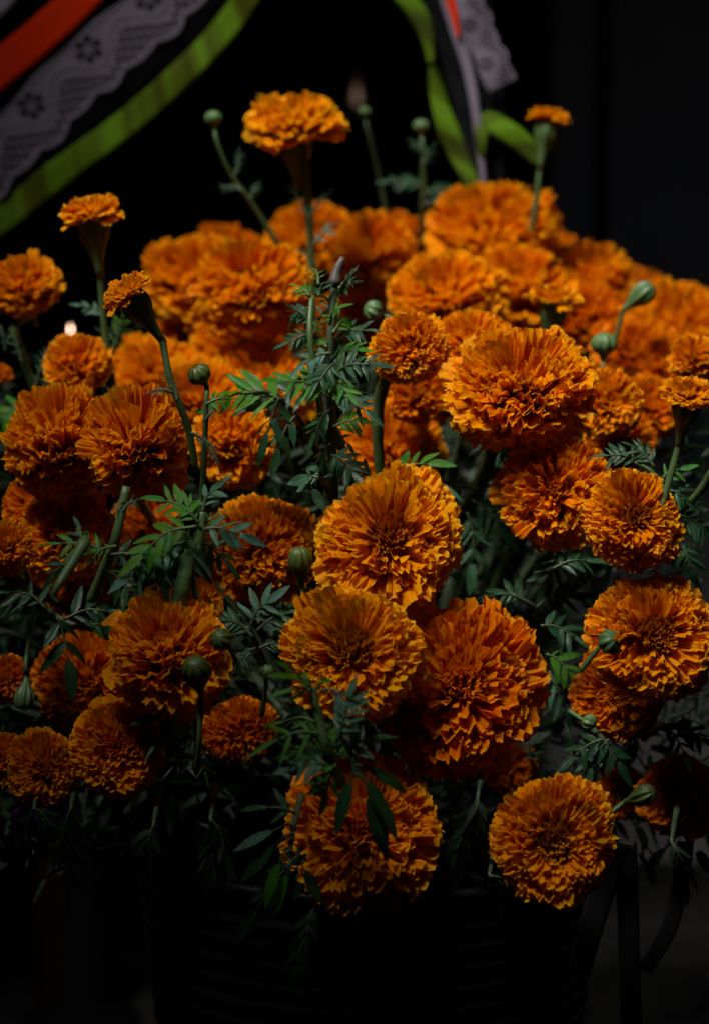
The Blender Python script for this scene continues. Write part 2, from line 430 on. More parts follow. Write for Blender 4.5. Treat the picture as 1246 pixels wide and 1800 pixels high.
# ------------------------------------------------------------------ stems, calyx
_cal = {}
def calyx_mesh(kind, mat):
    if (kind, mat.name) in _cal: return _cal[kind, mat.name]
    if kind == 'bloom':      # cup hidden under an open head
        prof = [(-1.25, .09, 0), (-1.0, .12, .2), (-.75, .20, .6), (-.5, .30, 1), (-.28, .34, 1), (-.12, .33, 1), (-.02, .28, .6)]
    elif kind == 'barrel':   # swollen cup of a half-open head
        prof = [(-2.3, .13, 0), (-1.9, .165, 0), (-1.55, .215, .1), (-1.25, .29, .3), (-1.0, .40, .7), (-.7, .52, 1), (-.4, .55, 1), (-.15, .48, 1), (.05, .40, 1), (.12, .30, .6)]
    elif kind == 'bud':      # closed round bud
        prof = [(-1.5, .16, 0), (-1.2, .22, .1), (-.95, .38, .4), (-.7, .66, .8), (-.4, .92, 1), (-.05, 1.0, 1), (.3, .93, 1), (.6, .70, 1), (.8, .42, 1), (.86, .16, .6)]
    else:                    # long bud
        prof = [(-2.6, .20, 0), (-2.1, .28, .1), (-1.6, .42, .3), (-1.1, .66, .6), (-.6, .88, 1), (-.1, 1.0, 1), (.4, .96, 1), (.8, .80, 1), (1.1, .55, 1), (1.2, .25, .6)]
    vs, fs = lathe(prof, 40, .30 if kind in ('bud', 'long') else .2, 9 if kind != 'bud' else 8)
    _cal[kind, mat.name] = mesh('calyx', vs, fs, mat); return _cal[kind, mat.name]

def stem_part(name, parent, origin, pts, r0, r1, mat, seg=9, n=18, ridge=.07):
    q = catmull(pts, n)
    rad = [r0 + (r1 - r0) * k / n for k in range(n + 1)]
    rad = [x * (1 + .05 * math.sin(k * 1.7)) for k, x in enumerate(rad)]
    vs, fs = tube(q, rad, seg, origin, ridge, 4)
    return put(name, mesh(name, vs, fs, mat), parent)

POT = Vector((0.02, 0.07, 0.30))

# ------------------------------------------------------------------ leaves
def leaflet_mesh(seed, mat, wid, teeth=True):
    r = random.Random(seed); nv = 11
    fold, curl, side = r.uniform(.05, .16), r.uniform(-.05, .28), r.uniform(-.10, .10)
    vs, fs, uv = [], [], []
    for j in range(nv + 1):
        v = j / nv
        w_ = wid * .5 * (math.sin(math.pi * min(1, v ** .78)) ** .8) + .012 * (1 - v)
        tooth = (1.0 if j % 2 else .86) if teeth and 1 < j < nv else 1.0
        for i in range(5):
            u = (i - 2) / 2
            x = u * w_ * (tooth if abs(u) == 1 else 1) + side * v * v
            z = fold * abs(u) * w_ * 2 - curl * v * v + .012 * math.sin(v * 9 + seed + u)
            vs.append((x, v + (-.02 if abs(u) == 1 and j % 2 else 0), z)); uv.append(((u + 1) / 2, v))
    for j in range(nv):
        for i in range(4):
            a = j * 5 + i; fs.append((a, a + 1, a + 6, a + 5))
    return mesh('leaflet', vs, fs, mat, uv)
LFT = {}
for key, mt in (('d', M_LEAF), ('b', M_LEAF_B), ('p', M_LEAF_P), ('s', M_LEAF_S)):
    LFT[key] = [leaflet_mesh(k * 5 + 1, mt, (.24, .28, .32, .22, .26, .30)[k]) for k in range(6)]
    LFT[key + 'n'] = [leaflet_mesh(k * 5 + 2, mt, .11, False) for k in range(4)]
    LFT[key + 'w'] = [leaflet_mesh(k * 5 + 2, mt, .42) for k in range(3)]

def frame(Y, up):
    Y = Y.normalized(); X = Y.cross(up)
    if X.length < 1e-4: X = Y.orthogonal()
    X.normalize(); Z = X.cross(Y)
    return Matrix((X, Y, Z)).transposed()

_ls = random.Random(11)
def leaf(root, base, tip, pairs=4, size=.03, col='d', up=None, droop=.12, ang=58, bias=0.0):
    """pinnate leaf: rachis (the leaf's own mesh) with a leaflet object each side and one at the end"""
    r = _ls; org = root.location
    if up is None: up = V(r.uniform(-.3, .3), .55, .75)
    mid = base.lerp(tip, .5) + Vector((0, 0, droop * (tip - base).length)) + Vector((r.uniform(-1, 1), r.uniform(-1, 1), 0)) * .002
    q = catmull([base, mid, tip], 12)
    vs, fs = tube(q, [.0011 - .0007 * k / 12 for k in range(13)], 5, org)
    lf = put('leaf', mesh('rachis', vs, fs, M_STEM if col[0] == 'b' else M_STEM_D), root)
    def one(pos, d, s):
        F = frame(d, (up + Vector((r.gauss(0, .25), r.gauss(0, .25), r.gauss(0, .2)))).normalized())
        m = (F @ Matrix.Diagonal((s, s, s))).to_4x4(); m.translation = pos - org
        put('leaflet', r.choice(LFT[col]), lf, m)
    for k in range(pairs):
        t = .22 + .70 * k / max(1, pairs - .5)
        i = min(11, int(t * 12)); pos = q[i].lerp(q[i + 1], t * 12 - i); d = (q[i + 1] - q[i]).normalized()
        sd = d.cross(up).normalized()
        for sgn in (-1, 1):
            a = math.radians(ang + r.uniform(-10, 10) - 14 * t)
            one(pos, d * math.cos(a) + sd * sgn * math.sin(a) + up * (-.12 + r.uniform(-.2, .15)), size * (1 - .35 * abs(t - .5)) * r.uniform(.8, 1.1))
    one(q[-1], (q[-1] - q[-2]), size * r.uniform(.95, 1.15))
    return lf

# ------------------------------------------------------------------ the flower heads
# px, py, width in the photo, depth, axis (right, up, to lens), petals, options, label
OPEN = 'open'
FL = [
 (515, 203, 148, 1.80, (-.08, .93, .30), 100, dict(h=.62, stem=[(532, 262), (545, 400), (549, 500), (552, 600)], tint='y'), 'small solitary orange marigold on a tall stem, highest of all the blooms'),
 (38, 495, 112, 1.74, (-.15, .72, .65), 110, dict(h=.8, stem=[(25, 575), (45, 640), (75, 720), (110, 800)]), 'orange marigold cut by the left edge, above the candle glow'),
 (345, 478, 172, 1.86, (-.1, .72, .65), 110, dict(h=.75), 'soft focus orange marigold at the left shoulder of the upper pile'),
 (445, 500, 164, 1.78, (.05, .68, .72), 140, dict(h=.95, thmax=122), 'ruffled orange marigold left of the tall solitary stem in the upper pile'),
 (545, 410, 140, 1.97, (0, .75, .6), 90, dict(h=.7), 'blurred orange marigold directly behind the tall solitary stem'),
 (657, 450, 140, 1.90, (0, .62, .76), 120, dict(h=1.2, thmax=125), 'tall blurred orange marigold behind the grey cut stem end'),
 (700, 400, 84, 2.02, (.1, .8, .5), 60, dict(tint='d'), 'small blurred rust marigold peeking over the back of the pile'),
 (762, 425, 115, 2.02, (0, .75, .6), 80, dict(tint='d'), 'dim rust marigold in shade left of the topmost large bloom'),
 (866, 402, 190, 1.92, (.05, .75, .62), 130, dict(h=.85), 'large blurred orange marigold at the peak of the pile below the green ribbons'),
 (783, 508, 172, 1.80, (-.05, .72, .65), 120, dict(h=.7), 'orange marigold in the upper pile just below the peak bloom, left side'),
 (918, 495, 150, 1.86, (0, .72, .65), 100, dict(h=.75), 'blurred orange marigold directly behind the upright green calyx'),
 (1035, 480, 135, 1.94, (.1, .75, .6), 90, dict(h=.8), 'blurred orange marigold at the right shoulder of the upper pile'),
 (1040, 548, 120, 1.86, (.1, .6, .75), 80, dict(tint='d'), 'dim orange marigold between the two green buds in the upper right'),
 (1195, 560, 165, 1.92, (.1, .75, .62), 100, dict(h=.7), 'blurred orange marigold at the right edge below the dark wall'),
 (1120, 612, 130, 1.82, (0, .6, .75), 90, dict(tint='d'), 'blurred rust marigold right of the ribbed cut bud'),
 (405, 592, 130, 1.84, (0, .5, .85), 90, dict(), 'orange marigold tucked under the ruffled bloom left of the tall stem'),
 (275, 645, 150, 1.80, (0, .75, .62), 90, dict(), 'orange marigold behind the leaning half open flower stem'),
 (460, 665, 160, 1.78, (.1, .75, .62), 100, dict(), 'orange marigold behind the hanging dark leaves left of centre'),
 (136, 636, 118, 1.69, (.15, .55, .8), 90, dict(h=.8), 'small orange marigold right beside the candle glow'),
 (0, 655, 40, 1.75, (.2, .6, .7), 40, dict(tint='d'), 'sliver of rust marigold at the left edge among stems'),
 (100, 770, 172, 1.60, (-.22, .72, .66), 180, dict(h=1.12, thmax=125), 'tall domed orange marigold on the left, leftmost of the sharp pair'),
 (240, 775, 168, 1.575, (.05, .60, .80), 180, dict(h=1.05, ragged=.16, thmax=125), 'shaggy orange marigold with loose lower petals, right of the sharp left pair'),
 (412, 770, 145, 1.66, (.12, .68, .72), 150, dict(h=1.15, thmax=125), 'orange marigold behind the thin upright bud stem'),
 (716, 608, 128, 1.60, (-.32, .22, .92), 130, dict(h=.75, stem=[(690, 650), (668, 700), (664, 770), (670, 850)], sd=1.62, sr=.0042), 'orange marigold on a dark curved stem at the centre, turned left'),
 (828, 590, 135, 1.66, (.0, .8, .6), 100, dict(), 'orange marigold peeking out above and behind the largest upper bloom'),
 (740, 690, 110, 1.68, (.1, .3, .95), 80, dict(tint='d'), 'shaded rust marigold under the centre bloom turned left'),
 (912, 668, 240, 1.575, (.02, .70, .70), 210, dict(h=.80), 'largest upper bloom, wide sharp orange marigold right of centre'),
 (1075, 705, 120, 1.66, (.35, .35, .87), 100, dict(), 'orange marigold partly hidden at the right side of the wide sharp bloom'),
 (1140, 712, 105, 1.73, (.1, .5, .85), 80, dict(tint='d'), 'shaded rust marigold left of the yellow half open flower'),
 (1222, 622, 84, 1.66, (.1, .6, .8), 70, dict(), 'orange marigold cut by the right edge above the yellow half open flower'),
 (683, 778, 168, 1.72, (0, .60, .80), 120, dict(), 'orange marigold in the middle gap behind the dark curved stem'),
 (975, 858, 184, 1.575, (-.12, .30, .95), 150, dict(h=.75, stem=[(935, 905), (915, 945), (885, 1000), (858, 1060)], sd=1.66, sr=.0045, ragged=.15), 'shaggy deep orange marigold hanging under the wide sharp bloom'),
 (1117, 908, 165, 1.52, (.12, .26, .95), 160, dict(h=.6, tint='o', disc='tight'), 'bright round orange marigold facing the lens below the yellow half open flower'),
 (460, 958, 185, 1.60, (-.05, .32, .94), 170, dict(h=.7), 'deep orange marigold facing the lens left of centre beside an upright bud'),
 (685, 945, 236, 1.54, (.0, .36, .93), 190, dict(h=.55, ragged=.16, tint='y', disc='tight'), 'brightest golden orange marigold in the middle with long ragged upper petals'),
 (618, 1140, 228, 1.49, (-.05, .36, .93), 180, dict(h=.55, disc='tight', tint='y'), 'golden orange marigold with dark centre behind bright green leaf tips'),
 (812, 1202, 284, 1.53, (.12, .30, .95), 210, dict(h=.52, tint='d'), 'biggest marigold of all, deep orange and shaded, right of centre'),
 (1152, 1118, 212, 1.52, (.10, .22, .97), 180, dict(h=.55, disc='tight'), 'orange marigold with dark centre at the right edge behind a small opening bud'),
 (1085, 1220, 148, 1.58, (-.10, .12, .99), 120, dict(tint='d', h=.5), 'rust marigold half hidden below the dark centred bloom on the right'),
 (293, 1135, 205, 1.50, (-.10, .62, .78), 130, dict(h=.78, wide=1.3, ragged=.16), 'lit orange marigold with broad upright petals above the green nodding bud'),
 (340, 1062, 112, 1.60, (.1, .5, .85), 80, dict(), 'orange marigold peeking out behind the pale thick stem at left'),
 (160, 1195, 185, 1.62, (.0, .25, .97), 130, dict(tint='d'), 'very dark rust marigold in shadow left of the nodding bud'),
 (205, 1312, 160, 1.52, (.02, .18, .98), 130, dict(h=.5, wide=1.15), 'dim orange marigold facing the lens at lower left, right of two edge blooms'),
 (76, 1348, 128, 1.52, (.05, .30, .95), 110, dict(h=.6, wide=1.15), 'dim orange marigold at lower left between the edge bloom and the rosette'),
 (2, 1332, 88, 1.55, (.1, .3, .95), 80, dict(), 'dim orange marigold cut by the left edge in the lower row'),
 (8, 960, 92, 1.55, (-.1, .45, .88), 90, dict(wide=1.1), 'lit orange marigold cut by the left edge at mid height'),
 (112, 930, 165, 1.62, (.05, .62, .78), 120, dict(h=.7), 'shaded orange marigold under the sharp left pair'),
 (130, 1005, 150, 1.68, (.05, .3, .95), 90, dict(tint='d'), 'very dark rust marigold behind the curled stem tip'),
 (255, 915, 120, 1.68, (.05, .5, .85), 90, dict(tint='d'), 'shaded rust marigold behind the left leaf whorl'),
 (636, 1462, 252, 1.50, (-.02, .24, .97), 190, dict(h=.48, ragged=.15), 'large orange marigold at bottom centre under hanging dark leaflets'),
 (975, 1478, 210, 1.49, (.0, .12, .99), 180, dict(h=.5, disc='tight'), 'round orange marigold with dark centre, lowest on the right'),
 (1195, 1395, 135, 1.58, (.15, .35, .93), 90, dict(tint='d', ragged=.18, wide=1.15), 'ragged dim orange marigold at the lower right edge'),
 (1092, 1392, 90, 1.62, (-.1, .3, .95), 60, dict(tint='d'), 'dark rust marigold behind the long pointed bud at lower right'),
 (420, 1285, 120, 1.60, (.05, .2, .97), 90, dict(tint='d'), 'dark rust marigold left of the feathery leaf sprig'),
 (8, 1192, 84, 1.60, (.1, .3, .95), 70, dict(tint='d'), 'dark rust marigold cut by the left edge above the hanging pale bud'),
 (895, 1345, 100, 1.66, (.0, .3, .95), 60, dict(tint='d'), 'almost black rust marigold under the biggest bloom'),

 (330, 600, 130, 1.90, (.1, .6, .75), 80, dict(), 'orange marigold in the dark gap under the left shoulder of the pile'),
 (355, 690, 150, 1.76, (.05, .65, .75), 90, dict(), 'orange marigold behind the round striped bud'),
 (480, 600, 110, 1.92, (.1, .6, .75), 70, dict(tint='d'), 'shaded rust marigold left of the central leafy stem'),
 (610, 560, 120, 1.92, (-.1, .6, .75), 70, dict(tint='d'), 'blurred orange marigold behind the top of the central leafy stem'),
 (735, 500, 110, 1.92, (0, .65, .75), 70, dict(), 'blurred orange marigold between the tall blurred bloom and the peak'),
 (850, 530, 130, 1.90, (0, .65, .75), 80, dict(), 'blurred orange marigold just above the wide sharp bloom'),
 (990, 500, 120, 1.96, (.05, .75, .6), 80, dict(), 'blurred orange marigold above the upright green cup'),
 (1090, 560, 130, 1.92, (.1, .7, .65), 80, dict(), 'blurred orange marigold under the slanting long bud'),
 (1180, 640, 110, 1.80, (.0, .6, .75), 70, dict(tint='d'), 'dim orange marigold left of the upper right edge bloom'),
 (1090, 770, 110, 1.70, (.2, .3, .9), 70, dict(tint='d'), 'shaded rust marigold above the bright round bloom'),
 (60, 880, 110, 1.66, (.0, .5, .8), 70, dict(tint='d'), 'shaded orange marigold under the tall domed left bloom'),
 (1100, 500, 120, 2.00, (.1, .75, .6), 70, dict(tint='d'), 'blurred dim marigold behind the slanting long bud'),
 (820, 460, 120, 1.98, (-.1, .7, .65), 70, dict(tint='d'), 'blurred rust marigold below the left side of the peak bloom'),
 (960, 440, 110, 2.00, (.1, .7, .65), 70, dict(tint='d'), 'blurred rust marigold under the right side of the peak bloom'),
 (600, 430, 110, 2.02, (0, .7, .65), 70, dict(tint='d'), 'blurred rust marigold in the back between the tall stem and the tall blurred bloom'),
 (400, 440, 120, 1.98, (0, .7, .65), 70, dict(tint='d'), 'blurred rust marigold at the back between the two left shoulder blooms'),
 (1150, 590, 120, 1.90, (.1, .6, .75), 70, dict(), 'blurred orange marigold in the dense bank at upper right'),
]
GROUP = 'marigold blooms of the bouquet'
for k, (px, py, wpx, d, ax, n, o_, label) in enumerate(FL):
    axis = V(*ax); R = pxm(wpx / 2, d) * (1.02 if d < 1.7 else 1.12)
    c = P(px, py, d) - axis * R * .12
    base = c - axis * R * .45
    root = thing('marigold_flower', base, label, 'flower', GROUP)
    bloom(root, axis, R, n, 31 + k * 7, o_.get('tint', 'o'), o_.get('thmax', 112), o_.get('h', .66), o_.get('ragged', .10), o_.get('disc', OPEN), o_.get('wide', 1.0), loc=axis * R * .45)
    A = (axis_matrix(axis, k) * R).to_4x4(); A.translation = axis * R * .22
    put('calyx', calyx_mesh('bloom', M_CALYX), root, A)
    s0 = base - axis * R * .55
    if 'stem' in o_:
        sd = o_.get('sd', d)
        pts = [s0] + [P(x, y, sd + .012 * i) for i, (x, y) in enumerate(o_['stem'])]
    else:
        p1 = s0 - axis * .02 + Vector((0, .045, -.015))
        pts = [s0, p1, p1.lerp(POT, .4) + Vector((0, .07, 0)), POT + (p1 - POT) * .2 + Vector((0, .03, 0))]
    r_ = o_.get('sr', .0030)
    stem_part('stem', root, base, pts, r_ * 1.15, r_ * .8, M_STEM if 'stem' in o_ else M_STEM_D)

# ------------------------------------------------------------------ half open heads on swollen cups
def halfopen(px, py, wpx, d, ax, n, stem, label, tint='y', cal=M_CALYX, thmax=88, h=.42, cw=1.0):
    axis = V(*ax); R = pxm(wpx / 2, d); c = P(px, py, d)
    base = c - axis * R * 2.25 * cw
    root = thing('marigold_flower', base, label, 'flower', 'half open marigolds')
    bloom(root, axis, R, n, int(px) * 3 + 1, tint, thmax, h, .14, OPEN, 1.05, loc=c - base)
    A = (axis_matrix(axis, px) * (R * cw)).to_4x4(); A.translation = c - base - axis * R * .10
    put('calyx', calyx_mesh('barrel', cal), root, A)
    pts = [base + axis * R * .35, base] + [p for p in (P(x, y, d + .01 * i) for i, (x, y) in enumerate(stem)) if (base - p).dot(axis) > R * .7]
    stem_part('stem', root, base, pts, R * .135 * cw, max(.0022, R * .085), M_STEM)
    return root
halfopen(160, 372, 100, 1.68, (-.12, .95, .22), 60, [(176, 450), (181, 510), (185, 590), (200, 680)], 'half open amber marigold on a green cup, left below the green ribbon', h=.62, thmax=98)
halfopen(222, 512, 92, 1.50, (-.55, .76, .30), 60, [(270, 600), (300, 670), (330, 750), (345, 830)], 'leaning half open amber marigold with a fat ribbed cup at left', cw=1.05, h=.55, thmax=95)
halfopen(966, 205, 76, 1.88, (.18, .95, .12), 50, [(950, 310), (940, 370), (925, 440)], 'half open yellow marigold standing against the grey post at upper right', cw=1.05, thmax=80)
halfopen(975, 520, 92, 1.74, (.10, .95, .25), 50, [(955, 600), (945, 660)], 'half open amber marigold on a dark green cup in the upper right pile', cw=.95)
halfopen(1212, 688, 100, 1.50, (.12, .85, .45), 60, [(1185, 780), (1168, 825), (1160, 900), (1140, 960)], 'half open yellow marigold on a green cup at the right edge', cw=.95, thmax=96)

# ------------------------------------------------------------------ buds
def bud(px, py, wpx, d, ax, stem, label, kind='bud', mat=M_CALYX, tip=M_PETAL_Y, tipscale=.5, sr=.0016, smat=M_STEM):
    axis = V(*ax); R = pxm(wpx / 2, d); c = P(px, py, d)
    zl = 1.5 if kind == 'bud' else 2.6
    base = c - axis * R * zl * .92
    root = thing('marigold_bud', base, label, 'bud', 'green marigold buds')
    A = (axis_matrix(axis, px) * R).to_4x4(); A.translation = c - base
    put('calyx', calyx_mesh(kind, mat), root, A)
    zt = .62 if kind == 'bud' else .95
    r = random.Random(int(px + py))
    for k in range(9):          # closed ray petals showing at the mouth
        ph = k * GA; t = .25 + .5 * (k / 9)
        tp = Vector((.45 * math.sin(t) * math.cos(ph), .45 * math.sin(t) * math.sin(ph), zt + tipscale * math.cos(t) * .8))
        bs = Vector((.3 * math.sin(t) * math.cos(ph), .3 * math.sin(t) * math.sin(ph), zt - .5))
        m = petal_matrix(t, ph, tp, bs, .42, r.gauss(0, .4), 0)
        put('petal', PET['y', 'inner'][k], root, A @ m)
    pts = [base + axis * R * .3, base] + [p for p in (P(x, y, d + .01 * i) for i, (x, y) in enumerate(stem)) if (base - p).dot(axis) > R * .5 or (p - base).length > R * 3]
    if len(pts) < 3: pts.append(base - axis * R * 2 + Vector((0, .03, -.03)))
    stem_part('stem', root, base, pts, R * .17 if kind == 'bud' else R * .2, sr, smat)
    return root
b1 = bud(375, 206, 29, 1.82, (-.1, .98, .1), [(382, 250), (405, 305), (440, 352), (480, 415), (520, 480)], 'tiny round green bud on a thin stem left of the highest bloom', tipscale=.15, sr=.0022)
bud(350, 657, 40, 1.53, (-.45, .75, .45), [(363, 700), (360, 780), (356, 860), (352, 930)], 'round striped bud on a thin upright stem left of centre', mat=M_CALYX_D, sr=.002)
bud(655, 545, 36, 1.66, (-.85, .35, .4), [(690, 560), (720, 580), (740, 620)], 'pale green bud lying left of the centre bloom', tipscale=.15)
bud(1130, 515, 38, 1.78, (.72, .62, .25), [(1095, 560), (1080, 600)], 'slanting long green bud in front of the dark wall at right', kind='long', tipscale=.1)
bud(1062, 603, 44, 1.70, (.05, .97, .2), [(1060, 650), (1055, 700)], 'ribbed blunt green bud behind the wide sharp bloom', tipscale=.1)
bud(740, 220, 26, 1.95, (0, .98, .15), [(743, 260), (744, 320), (742, 380), (740, 440)], 'small blurred green bud below the hanging green ribbon', tipscale=.2, sr=.003)
bud(641, 195, 20, 2.0, (-.05, .98, .15), [(648, 235), (662, 290), (676, 360), (690, 430)], 'tiny dim bud on a thin stem right of the highest bloom', tipscale=.15, sr=.002, smat=M_STEM_D)
bud(527, 985, 40, 1.55, (-.05, .95, .3), [(535, 1030), (540, 1080), (545, 1130)], 'yellowish upright bud between the deep orange and the brightest bloom', kind='long', mat=M_CALYX_D, tipscale=.3)
bud(388, 1124, 40, 1.46, (-.35, .25, .9), [(410, 1150), (430, 1190)], 'dark knobbly bud at the right of the lit broad petalled bloom', mat=M_CALYX_D, tipscale=.05)
bud(345, 1180, 48, 1.46, (-.1, .75, .65), [(352, 1240), (350, 1300), (345, 1360)], 'large nodding olive bud in front of the lit broad petalled bloom', kind='long', mat=M_CALYX_D, tipscale=.15)
bud(43, 1228, 34, 1.56, (-.08, -.96, .2), [(45, 1170), (52, 1120), (70, 1060)], 'pale bottle shaped bud hanging upside down at left', kind='long', tipscale=.05)
bud(1072, 1128, 42, 1.47, (.55, .35, .75), [(1045, 1145), (1020, 1180)], 'small opening bud in front of the dark centred bloom on the right', tipscale=.7)
bud(1132, 1398, 36, 1.52, (.75, .35, .55), [(1085, 1425), (1050, 1450)], 'long pointed bud crossing the dim blooms at lower right', kind='long', mat=M_CALYX_D, tipscale=.1)
bud(1036, 1270, 28, 1.55, (.75, -.3, .5), [(1012, 1258), (1000, 1250)], 'little pale bud below the half hidden rust bloom', tipscale=.1)
bud(470, 1181, 26, 1.56, (.1, .6, .8), [(468, 1210), (460, 1260)], 'tiny dark green bud left of the bright green leaf tips', tipscale=.05, smat=M_STEM_D)
bud(560, 1385, 30, 1.44, (-.4, .3, .85), [(575, 1360), (590, 1330)], 'tiny green bud over the bottom centre bloom', tipscale=.05)

# ------------------------------------------------------------------ leafy stems in view
def sprig(loc, label):
    return thing('leafy_stem', loc, label, 'leafy stem', 'leafy marigold stems')
def L_(root, a, b, d, pairs=4, spx=50, col='d', dd=0.0, **kw):
    return leaf(root, P(a[0], a[1], d), P(b[0], b[1], d + dd), pairs, pxm(spx * 1.15, d), col, **kw)

# A central tall leafy stem with the cut end
d = 1.56
s = sprig(P(585, 860, d + .04), 'tall leafy green stem with a grey cut end in the centre')
stem_part('stem', s, s.location, [P(586, 880, d + .04), P(583, 760, d + .02), P(580, 620, d), P(586, 520, d), P(590, 480, d)], .0034, .0022, M_STEM_D)
stem_part('stem', s, s.location, [P(580, 800, d + .03), P(560, 700, d), P(545, 590, d - .01), P(548, 520, d)], .0024, .0016, M_STEM)
stem_part('cut_end', s, s.location, [P(588, 500, d), P(592, 475, d), P(603, 452, d)], .0040, .0016, M_STUB, n=6)
for a, b, n, sz, c in [((545, 520), (528, 505), 3, 24, 'b'), ((560, 520), (575, 495), 2, 28, 'd'), ((548, 540), (515, 560), 3, 26, 'd'), ((585, 530), (610, 500), 3, 30, 'd'), ((560, 560), (590, 540), 3, 30, 'p'), ((550, 590), (510, 600), 4, 30, 'd'),
                       ((582, 600), (640, 580), 4, 34, 'd'), ((582, 620), (535, 640), 4, 34, 'p'), ((590, 600), (615, 650), 4, 36, 'd'), ((582, 660), (650, 640), 4, 36, 'd'), ((583, 690), (640, 720), 4, 40, 'd'), ((580, 700), (500, 670), 4, 44, 'b'),
                       ((560, 690), (470, 700), 3, 60, 'd'), ((575, 740), (610, 780), 4, 40, 'p'), ((580, 780), (545, 830), 3, 44, 'd'), ((585, 640), (625, 615), 3, 34, 'b'), ((545, 560), (560, 585), 3, 24, 'b'), ((560, 500), (545, 470), 4, 20, 'bn'), ((590, 520), (620, 480), 5, 22, 'dn'), ((585, 545), (555, 515), 5, 22, 'bn'), ((580, 570), (600, 540), 5, 22, 'b'), ((550, 575), (520, 545), 4, 24, 'd'), ((585, 585), (610, 560), 4, 28, 'b'), ((575, 610), (545, 600), 5, 26, 'b'), ((585, 640), (560, 670), 4, 32, 'd'), ((585, 670), (610, 690), 4, 34, 'b'), ((580, 720), (555, 760), 4, 36, 'd'), ((585, 750), (625, 740), 4, 36, 'b'), ((582, 800), (620, 830), 4, 38, 'd')]:
    L_(s, a, b, d + _ls.uniform(-.02, .02), n, sz, c, dd=_ls.uniform(-.02, .02))
s = sprig(P(440, 690, 1.55), 'drooping dark leaf with long leaflets left of the central stem')
stem_part('stem', s, s.location, [P(560, 800, 1.62), P(520, 730, 1.58), P(470, 690, 1.55), P(440, 690, 1.55)], .0022, .0012, M_STEM_D)
for a, b, n, sz, c in [((500, 705), (430, 690), 3, 60, 'b'), ((490, 700), (470, 760), 2, 60, 'd'), ((520, 730), (490, 790), 2, 50, 'd'), ((440, 690), (385, 708), 2, 40, 'b')]:
    L_(s, a, b, 1.55, n, sz, c)
s = sprig(P(560, 880, 1.55), 'pale broad toothed leaf below the central stem')
stem_part('stem', s, s.location, [P(590, 900, 1.6), P(570, 850, 1.57), P(545, 826, 1.55)], .0018, .001, M_STEM_D)
L_(s, (560, 840), (545, 838), 1.55, 1, 46, 'pw')
L_(s, (548, 840), (550, 860), 1.55, 0, 40, 'pw')

# B leaf whorl on the thin upright bud stem
d = 1.50
s = sprig(P(352, 935, d), 'fan of narrow leaves spreading from the thin bud stem at left')
stem_part('stem', s, s.location, [P(340, 1010, d + .01), P(350, 950, d), P(356, 900, d)], .004, .0026, M_STEM)
stem_part('stem', s, s.location, [P(312, 1090, d + .01), P(322, 1030, d), P(335, 965, d)], .0062, .0034, M_CALYX)
for a, b, n, sz, c, pr in [((350, 910), (290, 880), 3, 42, 'b', 0), ((345, 925), (250, 975), 4, 52, 'b', 0), ((340, 950), (235, 1005), 4, 56, 'p', 0), ((330, 960), (275, 1030), 3, 60, 'd', 0), ((356, 900), (378, 860), 3, 36, 'p', 0),
                           ((358, 930), (420, 940), 3, 46, 'p', 0), ((352, 950), (395, 985), 3, 40, 'd', 0), ((350, 940), (340, 1010), 3, 48, 'd', 0), ((350, 920), (330, 890), 3, 34, 'b', 0), ((350, 960), (310, 930), 5, 26, 'bn', 0), ((350, 945), (385, 905), 5, 22, 'bn', 0)]:
    L_(s, a, b, d + _ls.uniform(-.015, .015), n, sz, c)
s = sprig(P(200, 975, 1.53), 'stem with curled fringed tip and small leaves at far left')
stem_part('stem', s, s.location, [P(160, 1060, 1.56), P(190, 985, 1.54), P(205, 940, 1.53), P(222, 855, 1.53)], .0038, .0026, M_STEM)
stem_part('stem', s, s.location, [P(150, 952, 1.50), P(130, 985, 1.49), P(105, 1025, 1.48), P(94, 1048, 1.48), P(103, 1060, 1.48)], .0036, .0010, M_STEM)
for a, b, n, sz, c in [((190, 975), (110, 955), 3, 40, 'b'), ((150, 965), (140, 935), 2, 30, 'd'), ((195, 975), (260, 985), 3, 44, 'd'), ((140, 985), (95, 1010), 3, 36, 'd'), ((205, 960), (160, 985), 4, 22, 'bn'), ((218, 880), (205, 900), 4, 20, 'dn'), ((215, 900), (240, 880), 4, 20, 'dn'), ((180, 1000), (230, 1050), 3, 48, 'd')]:
    L_(s, a, b, 1.51 + _ls.uniform(-.015, .015), n, sz, c)
s = sprig(P(120, 1100, 1.56), 'dark drooping leaves between the shadowed blooms at left')
stem_part('stem', s, s.location, [P(60, 1050, 1.58), P(110, 1090, 1.56), P(170, 1110, 1.55)], .002, .0012, M_STEM_D)
for a, b, n, sz, c in [((110, 1090), (190, 1075), 3, 60, 'd'), ((100, 1085), (120, 1160), 2, 60, 'd'), ((80, 1070), (20, 1040), 3, 56, 'd'), ((150, 1105), (205, 1100), 2, 50, 'b')]:
    L_(s, a, b, 1.55, n, sz, c)

